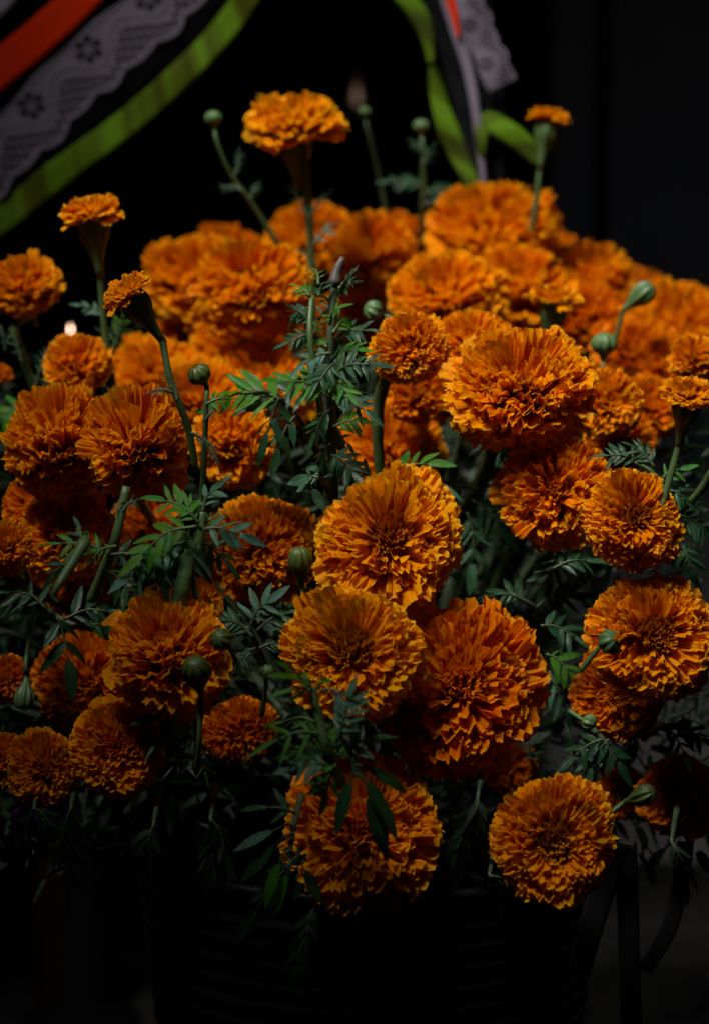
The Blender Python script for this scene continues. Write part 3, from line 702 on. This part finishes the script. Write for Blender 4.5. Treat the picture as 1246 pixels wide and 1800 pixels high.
# D feathery sprig in front of the lower blooms
d = 1.435
s = sprig(P(565, 1330, d), 'feathery bright green sprig in front of the golden dark centred bloom')
stem_part('stem', s, s.location, [P(600, 1380, d + .02), P(575, 1320, d), P(560, 1260, d), P(548, 1210, d)], .0034, .0022, M_STEM)
for a, b, n, sz, c in [((545, 1205), (537, 1195), 0, 64, 'b'), ((558, 1212), (566, 1200), 0, 44, 'b'), ((545, 1208), (515, 1180), 0, 40, 'b'), ((545, 1215), (520, 1212), 1, 46, 'b'), ((565, 1215), (600, 1218), 0, 50, 'd'),
                       ((556, 1270), (500, 1268), 1, 46, 'bn'), ((560, 1290), (490, 1300), 2, 60, 'bn'), ((575, 1320), (520, 1325), 6, 30, 'bn'), ((575, 1310), (545, 1280), 6, 26, 'bn'), ((570, 1300), (600, 1290), 6, 26, 'bn'),
                       ((575, 1330), (545, 1345), 6, 28, 'bn'), ((585, 1340), (610, 1320), 5, 26, 'bn'), ((580, 1330), (560, 1310), 6, 22, 'bn'), ((592, 1305), (612, 1232), 5, 44, 'p'), ((575, 1345), (520, 1350), 3, 40, 'p'), ((590, 1345), (575, 1390), 3, 44, 'b')]:
    L_(s, a, b, d + _ls.uniform(-.012, .012), n, sz, c, dd=_ls.uniform(-.01, .01))
s = sprig(P(622, 1330, 1.43), 'long dark leaflets hanging over the bottom centre bloom')
stem_part('stem', s, s.location, [P(600, 1300, 1.435), P(618, 1325, 1.43), P(622, 1350, 1.43), P(626, 1366, 1.43)], .0018, .0010, M_STEM_D)
for a, b, n, sz, c in [((622, 1350), (616, 1375), 0, 90, 'd'), ((624, 1352), (645, 1375), 0, 95, 'd'), ((624, 1345), (650, 1352), 0, 75, 'd'), ((626, 1360), (650, 1398), 0, 110, 'd'), ((615, 1318), (650, 1300), 1, 50, 'd')]:
    L_(s, a, b, 1.43, n, sz, c)
s = sprig(P(515, 1440, 1.44), 'pinnate dark leaf sprig left of the bottom centre bloom')
stem_part('stem', s, s.location, [P(530, 1400, 1.50), P(517, 1450, 1.46), P(508, 1510, 1.45)], .0022, .0012, M_STEM_D)
for a, b, n, sz, c in [((520, 1450), (478, 1462), 0, 70, 'p'), ((517, 1465), (480, 1490), 0, 85, 'd'), ((512, 1495), (490, 1520), 0, 70, 'b'), ((508, 1510), (505, 1540), 0, 80, 'b'), ((520, 1430), (470, 1420), 1, 50, 'd'), ((525, 1490), (535, 1530), 0, 60, 'd')]:
    L_(s, a, b, 1.45, n, sz, c)
# F right side
s = sprig(P(1075, 1320, 1.52), 'dark pinnate leaf below the half hidden rust bloom at right')
stem_part('stem', s, s.location, [P(1040, 1280, 1.58), P(1065, 1310, 1.53), P(1055, 1350, 1.52)], .0018, .001, M_STEM_D)
for a, b, n, sz, c in [((1070, 1300), (1040, 1350), 3, 50, 'd'), ((1065, 1305), (1085, 1340), 2, 48, 'd'), ((1060, 1300), (1010, 1330), 2, 44, 'd')]:
    L_(s, a, b, 1.52, n, sz, c)
s = sprig(P(1190, 1275, 1.54), 'arching dark leaf at the right edge under the big dark centred bloom')
stem_part('stem', s, s.location, [P(1130, 1300, 1.58), P(1170, 1275, 1.55), P(1210, 1280, 1.54)], .0016, .001, M_STEM_D)
for a, b, n, sz, c in [((1180, 1275), (1235, 1300), 4, 40, 'd'), ((1160, 1280), (1200, 1320), 3, 36, 'd')]:
    L_(s, a, b, 1.54, n, sz, c)
s = sprig(P(1110, 810, 1.56), 'small leaf cluster between the bright round bloom and the yellow half open one')
stem_part('stem', s, s.location, [P(1165, 850, 1.56), P(1140, 825, 1.56), P(1110, 810, 1.56)], .0016, .001, M_STEM)
for a, b, n, sz, c in [((1130, 815), (1070, 800), 4, 34, 'd'), ((1150, 820), (1120, 790), 4, 28, 'd'), ((1165, 840), (1195, 825), 2, 30, 'b'), ((1165, 850), (1170, 900), 2, 40, 'd'), ((1160, 860), (1205, 880), 3, 30, 'd')]:
    L_(s, a, b, 1.56, n, sz, c)
s = sprig(P(1195, 930, 1.58), 'thin stem with dark leaves at the right edge beside the bright round bloom')
stem_part('stem', s, s.location, [P(1255, 825, 1.55), P(1225, 870, 1.56), P(1185, 910, 1.58), P(1150, 960, 1.6)], .0026, .002, M_STEM)
for a, b, n, sz, c in [((1190, 905), (1240, 935), 4, 38, 'd'), ((1200, 960), (1215, 1000), 3, 40, 'd'), ((1210, 880), (1235, 900), 3, 26, 'dn')]:
    L_(s, a, b, 1.57, n, sz, c)
s = sprig(P(880, 770, 1.64), 'dark green stem slanting down under the wide sharp bloom')
stem_part('stem', s, s.location, [P(872, 752, 1.62), P(862, 800, 1.64), P(838, 860, 1.66), P(800, 930, 1.68)], .0052, .0034, M_STEM)
for a, b, n, sz, c in [((850, 840), (900, 820), 4, 34, 'd'), ((830, 880), (880, 930), 4, 44, 'd'), ((820, 900), (830, 990), 3, 50, 'p'), ((840, 860), (780, 860), 4, 40, 'd')]:
    L_(s, a, b, 1.65, n, sz, c)
s = sprig(P(720, 830, 1.56), 'arched leaf with light midribs above the brightest bloom')
stem_part('stem', s, s.location, [P(640, 860, 1.6), P(670, 832, 1.57), P(720, 822, 1.56)], .0016, .001, M_STEM)
for a, b, n, sz, c in [((690, 835), (750, 815), 3, 46, 'b'), ((680, 835), (770, 850), 3, 44, 'p'), ((660, 840), (610, 830), 3, 40, 'd')]:
    L_(s, a, b, 1.57, n, sz, c)
s = sprig(P(930, 1050, 1.58), 'dark leaf sprig in the gap right of the biggest bloom')
stem_part('stem', s, s.location, [P(960, 1120, 1.62), P(940, 1070, 1.59), P(900, 1045, 1.58)], .002, .001, M_STEM_D)
for a, b, n, sz, c in [((920, 1055), (880, 1045), 3, 46, 'd'), ((940, 1070), (1000, 1050), 4, 44, 'd'), ((950, 1100), (1010, 1120), 4, 46, 'd'), ((960, 1150), (1000, 1180), 3, 46, 'b'), ((965, 1180), (990, 1240), 3, 46, 'p'), ((985, 960), (960, 1020), 4, 44, 'd'), ((970, 1000), (1030, 985), 4, 40, 'd')]:
    L_(s, a, b, 1.58 + _ls.uniform(-.02, .03), n, sz, c)
s = sprig(P(440, 1110, 1.56), 'thin dark leaves between the deep orange and the golden dark centred bloom')
stem_part('stem', s, s.location, [P(470, 1180, 1.6), P(445, 1120, 1.57), P(420, 1080, 1.56)], .002, .001, M_STEM_D)
for a, b, n, sz, c in [((445, 1120), (400, 1090), 4, 40, 'd'), ((450, 1110), (500, 1080), 4, 40, 'd'), ((440, 1100), (470, 1060), 3, 44, 'p'), ((450, 1140), (420, 1165), 5, 30, 'pn'), ((455, 1140), (490, 1130), 5, 28, 'dn')]:
    L_(s, a, b, 1.56, n, sz, c)
s = sprig(P(345, 1330, 1.50), 'fuzzy little sprig at the foot of the nodding olive bud')
stem_part('stem', s, s.location, [P(345, 1270, 1.5), P(346, 1310, 1.5), P(340, 1350, 1.5)], .002, .001, M_STEM_D)
for a, b, n, sz, c in [((345, 1330), (305, 1348), 3, 26, 'pn'), ((345, 1325), (360, 1355), 3, 26, 'bn'), ((345, 1310), (375, 1325), 4, 22, 'pn'), ((345, 1300), (320, 1300), 4, 20, 'dn'), ((300, 1290), (260, 1250), 3, 44, 'd'), ((310, 1280), (275, 1305), 2, 36, 'p')]:
    L_(s, a, b, 1.50, n, sz, c)
# top: feathery leaves on the thin back stems
s = sprig(P(742, 330, 1.95), 'blurred feathery leaves on the thin stem below the hanging green ribbon')
for a, b, n, sz, c in [((742, 330), (690, 318), 4, 26, 'd'), ((742, 345), (795, 330), 4, 28, 'd'), ((742, 360), (800, 350), 4, 28, 'd'), ((742, 290), (755, 265), 4, 18, 'dn'), ((742, 270), (728, 250), 4, 16, 'dn')]:
    L_(s, a, b, 1.95, n, sz, c)
for lab, dd_, lst in [('tiny leaf pair on the thin stem of the round green bud', 1.82, [((412, 312), (420, 270), 4, 14, 'dn'), ((425, 335), (388, 328), 5, 14, 'dn'), ((440, 352), (452, 325), 4, 14, 'dn')]),
                      ('small feathered leaves on the highest bloom stem', 1.80, [((546, 390), (505, 320), 4, 18, 'dn'), ((546, 380), (575, 340), 4, 16, 'dn'), ((549, 470), (520, 445), 3, 22, 'd'), ((549, 430), (580, 400), 3, 20, 'p')]),
                      ('small feathered leaves on the leaning half open flower stem', 1.50, [((305, 690), (265, 688), 5, 14, 'pn'), ((312, 705), (290, 660), 4, 14, 'dn'), ((335, 760), (375, 800), 4, 14, 'dn')]),
                      ('small feathered leaves on the thin upright bud stem', 1.53, [((360, 740), (380, 720), 4, 14, 'dn'), ((358, 770), (385, 820), 4, 16, 'dn'), ((362, 710), (400, 700), 3, 26, 'b'), ((358, 790), (345, 770), 4, 12, 'dn')]),
                      ('small feathered leaves on stems at the left edge below the cut bloom', 1.74, [((40, 640), (25, 570), 5, 18, 'dn'), ((60, 690), (85, 610), 5, 20, 'dn'), ((40, 710), (0, 740), 3, 40, 'b'), ((10, 620), (-10, 560), 4, 18, 'dn'), ((185, 560), (145, 537), 3, 20, 'p'), ((195, 620), (215, 560), 5, 26, 'bn'), ((195, 640), (185, 580), 5, 24, 'dn')])]:
    s = sprig(P(*lst[0][0], dd_), lab)
    for a, b, n, sz, c in lst: L_(s, a, b, dd_, n, sz, c)
# hanging leaves along the bucket rim
hang = [((60, 1420), (55, 1500), 3, 50, 'dark leaf hanging below the two edge blooms at lower left'), ((125, 1420), (120, 1560), 4, 50, 'long dark leaf drooping over the brown candle jar'),
        ((270, 1450), (265, 1560), 4, 54, 'dark leaf hanging over the bucket rim at left'), ((370, 1440), (380, 1560), 4, 56, 'dark leaf hanging over the black strap on the bucket'),
        ((560, 1590), (520, 1700), 4, 60, 'dark leaf trailing low in front of the ribbed bucket'), ((740, 1560), (730, 1660), 4, 56, 'dark leaf hanging right of the bottom centre bloom'),
        ((860, 1540), (900, 1600), 3, 60, 'dark leaf with one paler leaflet under the lowest right bloom'), ((1180, 1480), (1205, 1560), 4, 40, 'dark leaf hanging beside the black ribbons at lower right'),
        ((560, 1480), (450, 1600), 3, 60, 'dark leaf low left of the bottom centre bloom'), ((840, 1400), (800, 1500), 4, 56, 'dark leaf between the bottom centre bloom and the lowest right one')]
for a, b, n, sz, lab in hang:
    d = 1.50
    s = thing('leafy_stem', P(a[0], a[1], d), lab, 'leafy stem', 'leaves hanging over the bucket rim')
    stem_part('stem', s, s.location, [P(a[0] + 10, a[1] - 60, d + .06), P(a[0] + 4, a[1] - 25, d + .02), P(a[0], a[1], d)], .002, .0011, M_STEM_D, n=8)
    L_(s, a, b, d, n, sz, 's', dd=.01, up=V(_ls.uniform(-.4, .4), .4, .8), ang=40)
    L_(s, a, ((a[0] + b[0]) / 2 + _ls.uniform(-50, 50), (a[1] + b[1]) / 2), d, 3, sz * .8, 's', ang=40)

# ------------------------------------------------------------------ the dense dark foliage inside the bouquet (uncountable)
r = random.Random(5)
vs, fs, uv = [], [], []
YS, DS = [330, 420, 520, 650, 800, 1000, 1200, 1400, 1600], [2.02, 1.97, 1.90, 1.74, 1.68, 1.66, 1.63, 1.57, 1.60]
lo = [leaflet_mesh(90 + k, M_LEAF, w) for k, w in enumerate((.22, .28, .14, .10, .32))]
lod = []
for me in lo:
    co = np.empty(len(me.vertices) * 3, dtype=np.float32); me.vertices.foreach_get('co', co)
    lod.append((co.reshape(-1, 3), np.array([tuple(p.vertices) for p in me.polygons])))
allv, allf, alluv, nb = [], [], [], 0
for k in range(5200):
    py = r.uniform(440, 1540)
    px = r.uniform(-60, 1300)
    if py > 1400: px = r.uniform(-40, 1240)
    if py < 560 and (px < 250 or px > 1000) : continue
    if py < 640 and px < 200: continue
    if py > 1400 and r.random() < .6: continue
    dpt = float(np.interp(py, YS, DS)) + r.uniform(.03, .19)
    if py < 700 and not 500 < px < 660: dpt += .10
    if py < 600 and r.random() < .6: continue
    pos = P(px, py, dpt)
    dirv = Vector((r.gauss(0, .8), r.gauss(-.5, .6), r.gauss(.15, .7)))
    if py > 1380: dirv.z -= .7
    F = frame(dirv, Vector((r.gauss(0, .5), r.gauss(-.4, .5), 1)).normalized()) * r.uniform(.012, .028)
    co, fa = lod[r.randrange(5)]
    allv.append(co @ np.array(F).T + np.array(pos)); allf.append(fa + nb); nb += len(co)
    alluv.append(np.stack([np.tile(np.linspace(0, 1, 5), 12), np.repeat(np.linspace(0, 1, 12), 5)], 1))
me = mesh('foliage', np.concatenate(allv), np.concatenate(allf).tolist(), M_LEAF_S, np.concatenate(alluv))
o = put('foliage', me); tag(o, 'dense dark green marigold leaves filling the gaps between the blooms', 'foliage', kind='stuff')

# ------------------------------------------------------------------ the ribbed bucket
m, nt, out = newmat('grey_enamel'); L = nt.links.new
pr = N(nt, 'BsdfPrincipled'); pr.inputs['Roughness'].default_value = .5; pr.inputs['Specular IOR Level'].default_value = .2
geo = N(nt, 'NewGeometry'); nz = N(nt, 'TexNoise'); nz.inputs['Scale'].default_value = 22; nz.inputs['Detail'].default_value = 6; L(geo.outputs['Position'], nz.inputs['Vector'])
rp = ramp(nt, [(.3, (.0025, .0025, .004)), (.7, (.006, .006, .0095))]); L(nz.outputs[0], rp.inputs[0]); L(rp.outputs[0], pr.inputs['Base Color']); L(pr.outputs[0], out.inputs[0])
M_POT = m
pc = P(650, 1600, 1.66); pot_c = Vector((pc.x, pc.y, 0.0))
root = thing('bucket', pot_c, 'ribbed blue grey bucket holding the marigolds, almost lost in shadow', 'bucket')
prof = [(.0, .105, 0), (.006, .108, 0)]
z = .012
while z < .312:
    rr = .108 + .034 * (z / .32)
    prof += [(z, rr, 0), (z + .003, rr + .0026, 0), (z + .006, rr + .0026, 0), (z + .009, rr, 0)]; z += .0125
rr = .142
prof += [(.322, rr, 0), (.322, rr - .006, 0), (.30, rr - .008, 0), (.02, .100, 0), (.018, .02, 0)]
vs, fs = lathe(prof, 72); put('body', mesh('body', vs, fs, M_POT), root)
q = [Vector((math.cos(a) * .143, math.sin(a) * .143, .324)) for a in [2 * math.pi * k / 64 for k in range(65)]]
vs, fs = tube(q, .004, 8); put('rim', mesh('rim', vs, fs, M_POT), root)

# ------------------------------------------------------------------ ribbons hanging on and beside the bucket
def strip(name, pts, widths, mat, parent=None, origin=Vector((0, 0, 0)), ripple=.0, period=.025, ns=60, ntt=6, thick=.0006, side=None, phase=0):
    """ribbon along world pts, width vector lies in the plane facing the lens"""
    q = catmull(pts, ns); vs, uv, fs = [], [], []; ln = 0
    fw = V(0, 0, 1)
    for k in range(ns + 1):
        t = (q[min(k + 1, ns)] - q[max(k - 1, 0)]).normalized()
        if k: ln += (q[k] - q[k - 1]).length
        sd = (side if side is not None else t.cross(fw)).normalized()
        w_ = float(np.interp(k / ns, np.linspace(0, 1, len(widths)), widths))
        for j in range(ntt + 1):
            s_ = j / ntt - .5
            off = ripple * (math.sin(2 * math.pi * ln / period + phase + s_ * 2.2 + 1.8 * math.sin(ln / period * 1.3)) * (.65 + .35 * math.sin(ln / period * .9 + 1)) + .8 * math.sin(2 * math.pi * ln / (period * 2.9) + 2 + phase - s_)) + .0003 * math.cos(s_ * 3)
            vs.append(q[k] + sd * (s_ * w_) + fw * off - origin); uv.append((s_ + .5, ln))
    for k in range(ns):
        for j in range(ntt):
            a = k * (ntt + 1) + j; fs.append((a, a + 1, a + ntt + 2, a + ntt + 1))
    o = put(name, mesh(name, vs, fs, mat, uv), parent)
    sol = o.modifiers.new('thickness', 'SOLIDIFY'); sol.thickness = thick
    return o
def px_pts(lst, d, dd=0.0):
    return [P(x, y, d + dd * i) for i, (x, y) in enumerate(lst)]
for lab, pts, w_, d in [('broad black ribbon slanting down left of the other two at lower right', [(1085, 1480), (1060, 1560), (1035, 1640), (1015, 1712)], 46, 1.56),
                        ('straight black ribbon hanging down to the bottom edge at lower right', [(1100, 1480), (1104, 1600), (1106, 1700), (1112, 1830)], 38, 1.57),
                        ('curling black ribbon, rightmost at lower right', [(1205, 1480), (1195, 1560), (1172, 1640), (1130, 1705)], 30, 1.60),
                        ('black strap running down the front of the ribbed bucket', [(384, 1500), (384, 1600), (382, 1700), (376, 1830)], 32, 1.56)]:
    o = strip('black_ribbon', px_pts(pts, d, .004), [pxm(w_, d)] * 2, M_BLACKSATIN, ripple=.0006, ns=30)
    tag(o, lab, 'ribbon', 'black ribbons on the bucket')

# ------------------------------------------------------------------ brown jar at lower left
M_JAR = stem_material('brown_clay', (.020, .0055, .0013), (.032, .009, .002), 25, .35)
jd = 2.33; jp = P(122, 1716, jd); jp.z = 0.0
root = thing('candle_jar', jp, 'dim orange brown candle jar standing on the floor at lower left', 'jar')
w2 = pxm(66, jd)
prof = [(0, w2 * .86, 0), (.004, w2 * .95, 0), (.012, w2, 0), (.11, w2, 0), (.125, w2 * .96, 0), (.135, w2 * .97, 0), (.135, w2 * .90, 0), (.10, w2 * .90, 0), (.098, .002, 0)]
vs, fs = lathe(prof, 40); put('body', mesh('body', vs, fs, M_JAR), root)
q = [Vector((math.cos(a) * w2 * .94, math.sin(a) * w2 * .94, .137)) for a in [2 * math.pi * k / 40 for k in range(41)]]
vs, fs = tube(q, .0022, 6); put('rim', mesh('rim', vs, fs, M_JAR), root)

# purple petal scrap at the left edge
m_p = petal_material('petal_purple', [(0, (.03, .004, .06)), (1, (.07, .012, .12))])
root = thing('purple_flower', P(45, 1448, 1.64), 'dark purple flower barely visible at the lower left edge', 'flower')
pm = [petal_mesh(900 + k, 'outer', m_p) for k in range(4)]
for k in range(16):
    ph = k * GA; t = .5 + .7 * k / 16
    tip = Vector((math.sin(t) * math.cos(ph), math.sin(t) * math.sin(ph), math.cos(t) * .5))
    A = (axis_matrix(V(0, .5, .8), 0) * pxm(36, 1.64)).to_4x4()
    put('petal', pm[k % 4], root, A @ petal_matrix(t, ph, tip, Vector((0, 0, -.1)), .5, 0, 0))

# ------------------------------------------------------------------ black drape with red ribbon, lace and green ribbon (upper left)
DR = 2.0
root = thing('trimmed_cloth', P(150, 250, DR), 'black draped cloth trimmed with red ribbon, pale lace and green ribbon at upper left', 'cloth')
org = root.location
def off_curve(lst, off):
    """pixel curve moved sideways by off pixels (towards the upper left)"""
    out_ = []
    for i, (x, y) in enumerate(lst):
        a = lst[max(i - 1, 0)]; b = lst[min(i + 1, len(lst) - 1)]
        tx, ty = b[0] - a[0], b[1] - a[1]; l_ = math.hypot(tx, ty)
        out_.append((x + ty / l_ * off, y - tx / l_ * off))
    return out_
GC = [(-420, 660), (-230, 545), (-70, 436), (0, 386), (100, 306), (200, 232), (300, 148), (380, 66), (440, -14), (480, -80), (540, -240), (580, -420)]
strip('black_cloth', px_pts(off_curve(GC, 165), DR + .012), [pxm(430, DR)] * 2, M_BLACK, root, org, .002, .05, 60, 20, .002)
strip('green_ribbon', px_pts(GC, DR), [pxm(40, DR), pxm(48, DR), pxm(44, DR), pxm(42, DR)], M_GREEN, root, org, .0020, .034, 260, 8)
RC = [(-420, 400), (-230, 280), (-70, 170), (0, 118), (70, 62), (140, -2), (200, -70), (300, -230), (350, -420)]
strip('red_ribbon', px_pts(RC, DR - .004), [pxm(66, DR), pxm(62, DR), pxm(56, DR)], M_RED, root, org, .0014, .05, 160, 8)
WC = [(-420, 262), (-230, 150), (-70, 40), (-20, 8), (18, -35), (50, -80), (140, -240), (190, -420)]
strip('white_hem', px_pts(WC, DR - .006), [pxm(60, DR)] * 2, M_WHITE, root, org, .0018, .04, 40, 6)

def lace(name, curve, wpx, d, parent, org, period=140.0, flip=False):
    """openwork band: the holes are cut out of the mesh"""
    q = catmull([Vector((x, y, 0)) for x, y in curve], 300)
    L0 = [0.0]
    for k in range(300): L0.append(L0[-1] + (q[k + 1] - q[k]).length)
    n = int(L0[-1] / 1.5); mt = int(wpx * 1.35 / 1.5)
    pos, nor = [], []
    for k in range(n + 1):
        s = L0[-1] * k / n; i = min(299, int(np.searchsorted(L0, s, 'right') - 1)); t = (s - L0[i]) / max(1e-6, L0[i + 1] - L0[i])
        p = q[i].lerp(q[i + 1], t); tg = (q[i + 1] - q[i]).normalized()
        pos.append(p); nor.append(Vector((-tg.y, tg.x, 0)) * (-1 if flip else 1))     # towards the scalloped edge
    vs, uv = [], []
    for k in range(n + 1):
        for j in range(mt + 1):
            tt = j / mt * wpx * 1.35
            p = pos[k] + nor[k] * (tt - wpx * .5)
            s = L0[-1] * k / n
            dep = d + .0012 * math.sin(s / 19 + tt / 40) + .0010 * math.sin(s / 43)
            vs.append(P(p.x, p.y, dep) - org); uv.append((s / period, tt / wpx))
    def solid(s, t):
        # scalloped outer edge, gently waved inner edge
        edge = 1.03 + .10 * abs(math.sin(math.pi * s * 2)) + .04 * math.sin(2 * math.pi * s)
        if t > edge or t < .05 + .03 * math.sin(2 * math.pi * s + 1): return False
        if t > edge - .09: return True
        fs_ = s - math.floor(s)
        # six holed flower
        dx, dy = (fs_ - .30) * period / wpx, t - .36
        rr = math.hypot(dx, dy)
        if rr < .29:
            a = math.atan2(dy, dx)
            if .07 < rr < .25 and math.cos(6 * a) > -.6: return False
            return True
        # wavy cord between the plain and the net ground
        if abs(t - .12) < .028 and abs((s * 11) % 1 - .5) < .22: return False
        cord = .62 + .22 * math.cos(2 * math.pi * (fs_ - .30))
        if abs(t - cord + .085) < .03 and t < cord and abs((s * 13) % 1 - .5) < .25: return False
        if abs(t - cord) < .05: return True
        if t > cord:
            e1, e2 = (fs_ * 9 + t * 3.5), (fs_ * 5 - t * 5)
            return (abs(e1 - round(e1)) < .14) or (abs(e2 - round(e2)) < .12)
        return True
    fs = []
    for k in range(n):
        for j in range(mt):
            u0 = (uv[k * (mt + 1) + j][0] + uv[(k + 1) * (mt + 1) + j][0]) / 2; t0 = (j + .5) / mt * 1.35
            if solid(u0, t0):
                a = k * (mt + 1) + j; fs.append((a, a + 1, a + mt + 2, a + mt + 1))
    o = put(name, mesh(name, vs, fs, M_LACE), parent)
    return o
LC = [(-420, 548), (-230, 432), (-70, 320), (0, 258), (70, 190), (140, 118), (210, 60), (280, -5), (330, -60), (420, -230), (460, -420)]
lace('lace_trim', LC, 100, DR - .002, root, org)

# ------------------------------------------------------------------ second trimmed cloth corner, centre right at the top
D2 = 1.99
root = thing('trimmed_cloth', P(800, 100, D2), 'narrow hanging cloth corner with green ribbon, lace and red stripe at top right of centre', 'cloth')
org = root.location
strip('black_cloth', px_pts([(790, -420), (795, -200), (800, -40), (815, 60), (840, 160), (855, 300), (858, 380)], D2 + .012), [pxm(130, D2), pxm(120, D2), pxm(120, D2), pxm(110, D2), pxm(70, D2), pxm(40, D2)], M_BLACK, root, org, .002, .05, 50, 10, .002)
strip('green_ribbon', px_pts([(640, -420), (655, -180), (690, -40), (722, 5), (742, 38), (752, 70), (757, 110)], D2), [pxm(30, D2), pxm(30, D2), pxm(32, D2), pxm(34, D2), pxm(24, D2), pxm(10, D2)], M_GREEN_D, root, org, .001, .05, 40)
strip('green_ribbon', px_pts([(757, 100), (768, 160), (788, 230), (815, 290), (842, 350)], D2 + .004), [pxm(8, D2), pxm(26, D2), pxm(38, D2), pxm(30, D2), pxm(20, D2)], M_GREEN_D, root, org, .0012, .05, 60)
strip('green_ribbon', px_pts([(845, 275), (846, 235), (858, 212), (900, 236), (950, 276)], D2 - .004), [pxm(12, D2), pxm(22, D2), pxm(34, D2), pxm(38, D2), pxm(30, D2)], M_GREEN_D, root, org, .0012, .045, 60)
strip('grey_edging', px_pts([(740, -420), (752, -180), (775, -30), (800, 50), (822, 120), (836, 200), (850, 330)], D2 - .003), [pxm(16, D2), pxm(16, D2), pxm(16, D2), pxm(20, D2), pxm(18, D2), pxm(14, D2), pxm(10, D2)], M_LACE, root, org, .0008, .05, 50)
lace('lace_trim', [(775, -420), (785, -200), (805, -50), (825, 20), (848, 80), (880, 150)], 52, D2 - .002, root, org, 74, flip=True)
strip('red_ribbon', px_pts([(750, -420), (762, -180), (785, -30), (796, 15), (806, 66)], D2 - .007), [pxm(18, D2), pxm(18, D2), pxm(18, D2), pxm(14, D2), pxm(6, D2)], M_RED, root, org, .0004, .05, 24)

# ------------------------------------------------------------------ burning candles far behind
def glow(name, col, strength):
    m, nt, out = newmat(name); e = N(nt, 'Emission'); e.inputs[0].default_value = (*col, 1); e.inputs[1].default_value = strength
    nt.links.new(e.outputs[0], out.inputs[0]); return m
M_WAX = stem_material('candle_wax', (.05, .035, .025), (.08, .055, .04), 20, .5)
def candle(px, py, d, label, strength, s=1.0):
    f = P(px, py, d); hgt = .07
    root = thing('candle', f - Vector((0, 0, hgt + .012)), label, 'candle', 'burning candles behind the flowers')
    vs, fs = lathe([(0, .011, 0), (.004, .0115, 0), (hgt - .004, .0105, 0), (hgt, .009, 0), (hgt - .002, .003, 0)], 20, wob=.03)
    put('wax', mesh('wax', vs, fs, M_WAX), root)
    vs, fs = tube([Vector((0, 0, hgt - .004)), Vector((.0005, 0, hgt + .003)), Vector((.001, 0, hgt + .007))], .0007, 6)
    put('wick', mesh('wick', vs, fs, M_BLACK), root)
    pr_ = [(0, .0006, 0), (.003, .0026, 0), (.007, .0034, 0), (.012, .0026, 0), (.018, .0011, 0), (.022, .0002, 0)]
    vs, fs = lathe([(a * s + hgt + .004, b * s, 0) for a, b, _ in pr_], 14); fl = put('flame', mesh('flame', vs, fs, glow('flame_glow', (1, .66, .48), strength)), root)
    mo, nto, oo = newmat('flame_halo'); eo = N(nto, 'Emission'); eo.inputs[0].default_value = (1, .45, .2, 1); eo.inputs[1].default_value = strength * .05  # added faint glowing shell that paints a soft halo round the flame
    to = N(nto, 'BsdfTransparent'); mo_ = N(nto, 'AddShader'); nto.links.new(eo.outputs[0], mo_.inputs[0]); nto.links.new(to.outputs[0], mo_.inputs[1]); nto.links.new(mo_.outputs[0], oo.inputs[0])
    vs, fs = lathe([(a * s * 2 + hgt + .001 - .006 * s, b * s * 2.4, 0) for a, b, _ in pr_], 14); put('flame_halo', mesh('flame_halo', vs, fs, mo), fl)
    st = thing('candle_stand', (root.location.x, root.location.y, 0), label.replace('candle', 'stand under the candle'), 'stand', 'stands under the candles')
    zt = root.location.z
    vs, fs = lathe([(0, .05, 0), (.01, .05, 0), (.02, .015, 0), (zt - .03, .010, 0), (zt - .012, .03, 0), (zt - .002, .032, 0)], 24); put('column', mesh('column', vs, fs, M_BLACK), st)
candle(124, 566, 2.2, 'candle with a glowing blurred flame behind the small left bloom', 13, .26)
candle(627, 170, 2.85, 'candle with a very faint flame behind the thin top stems', .16, 1.0)
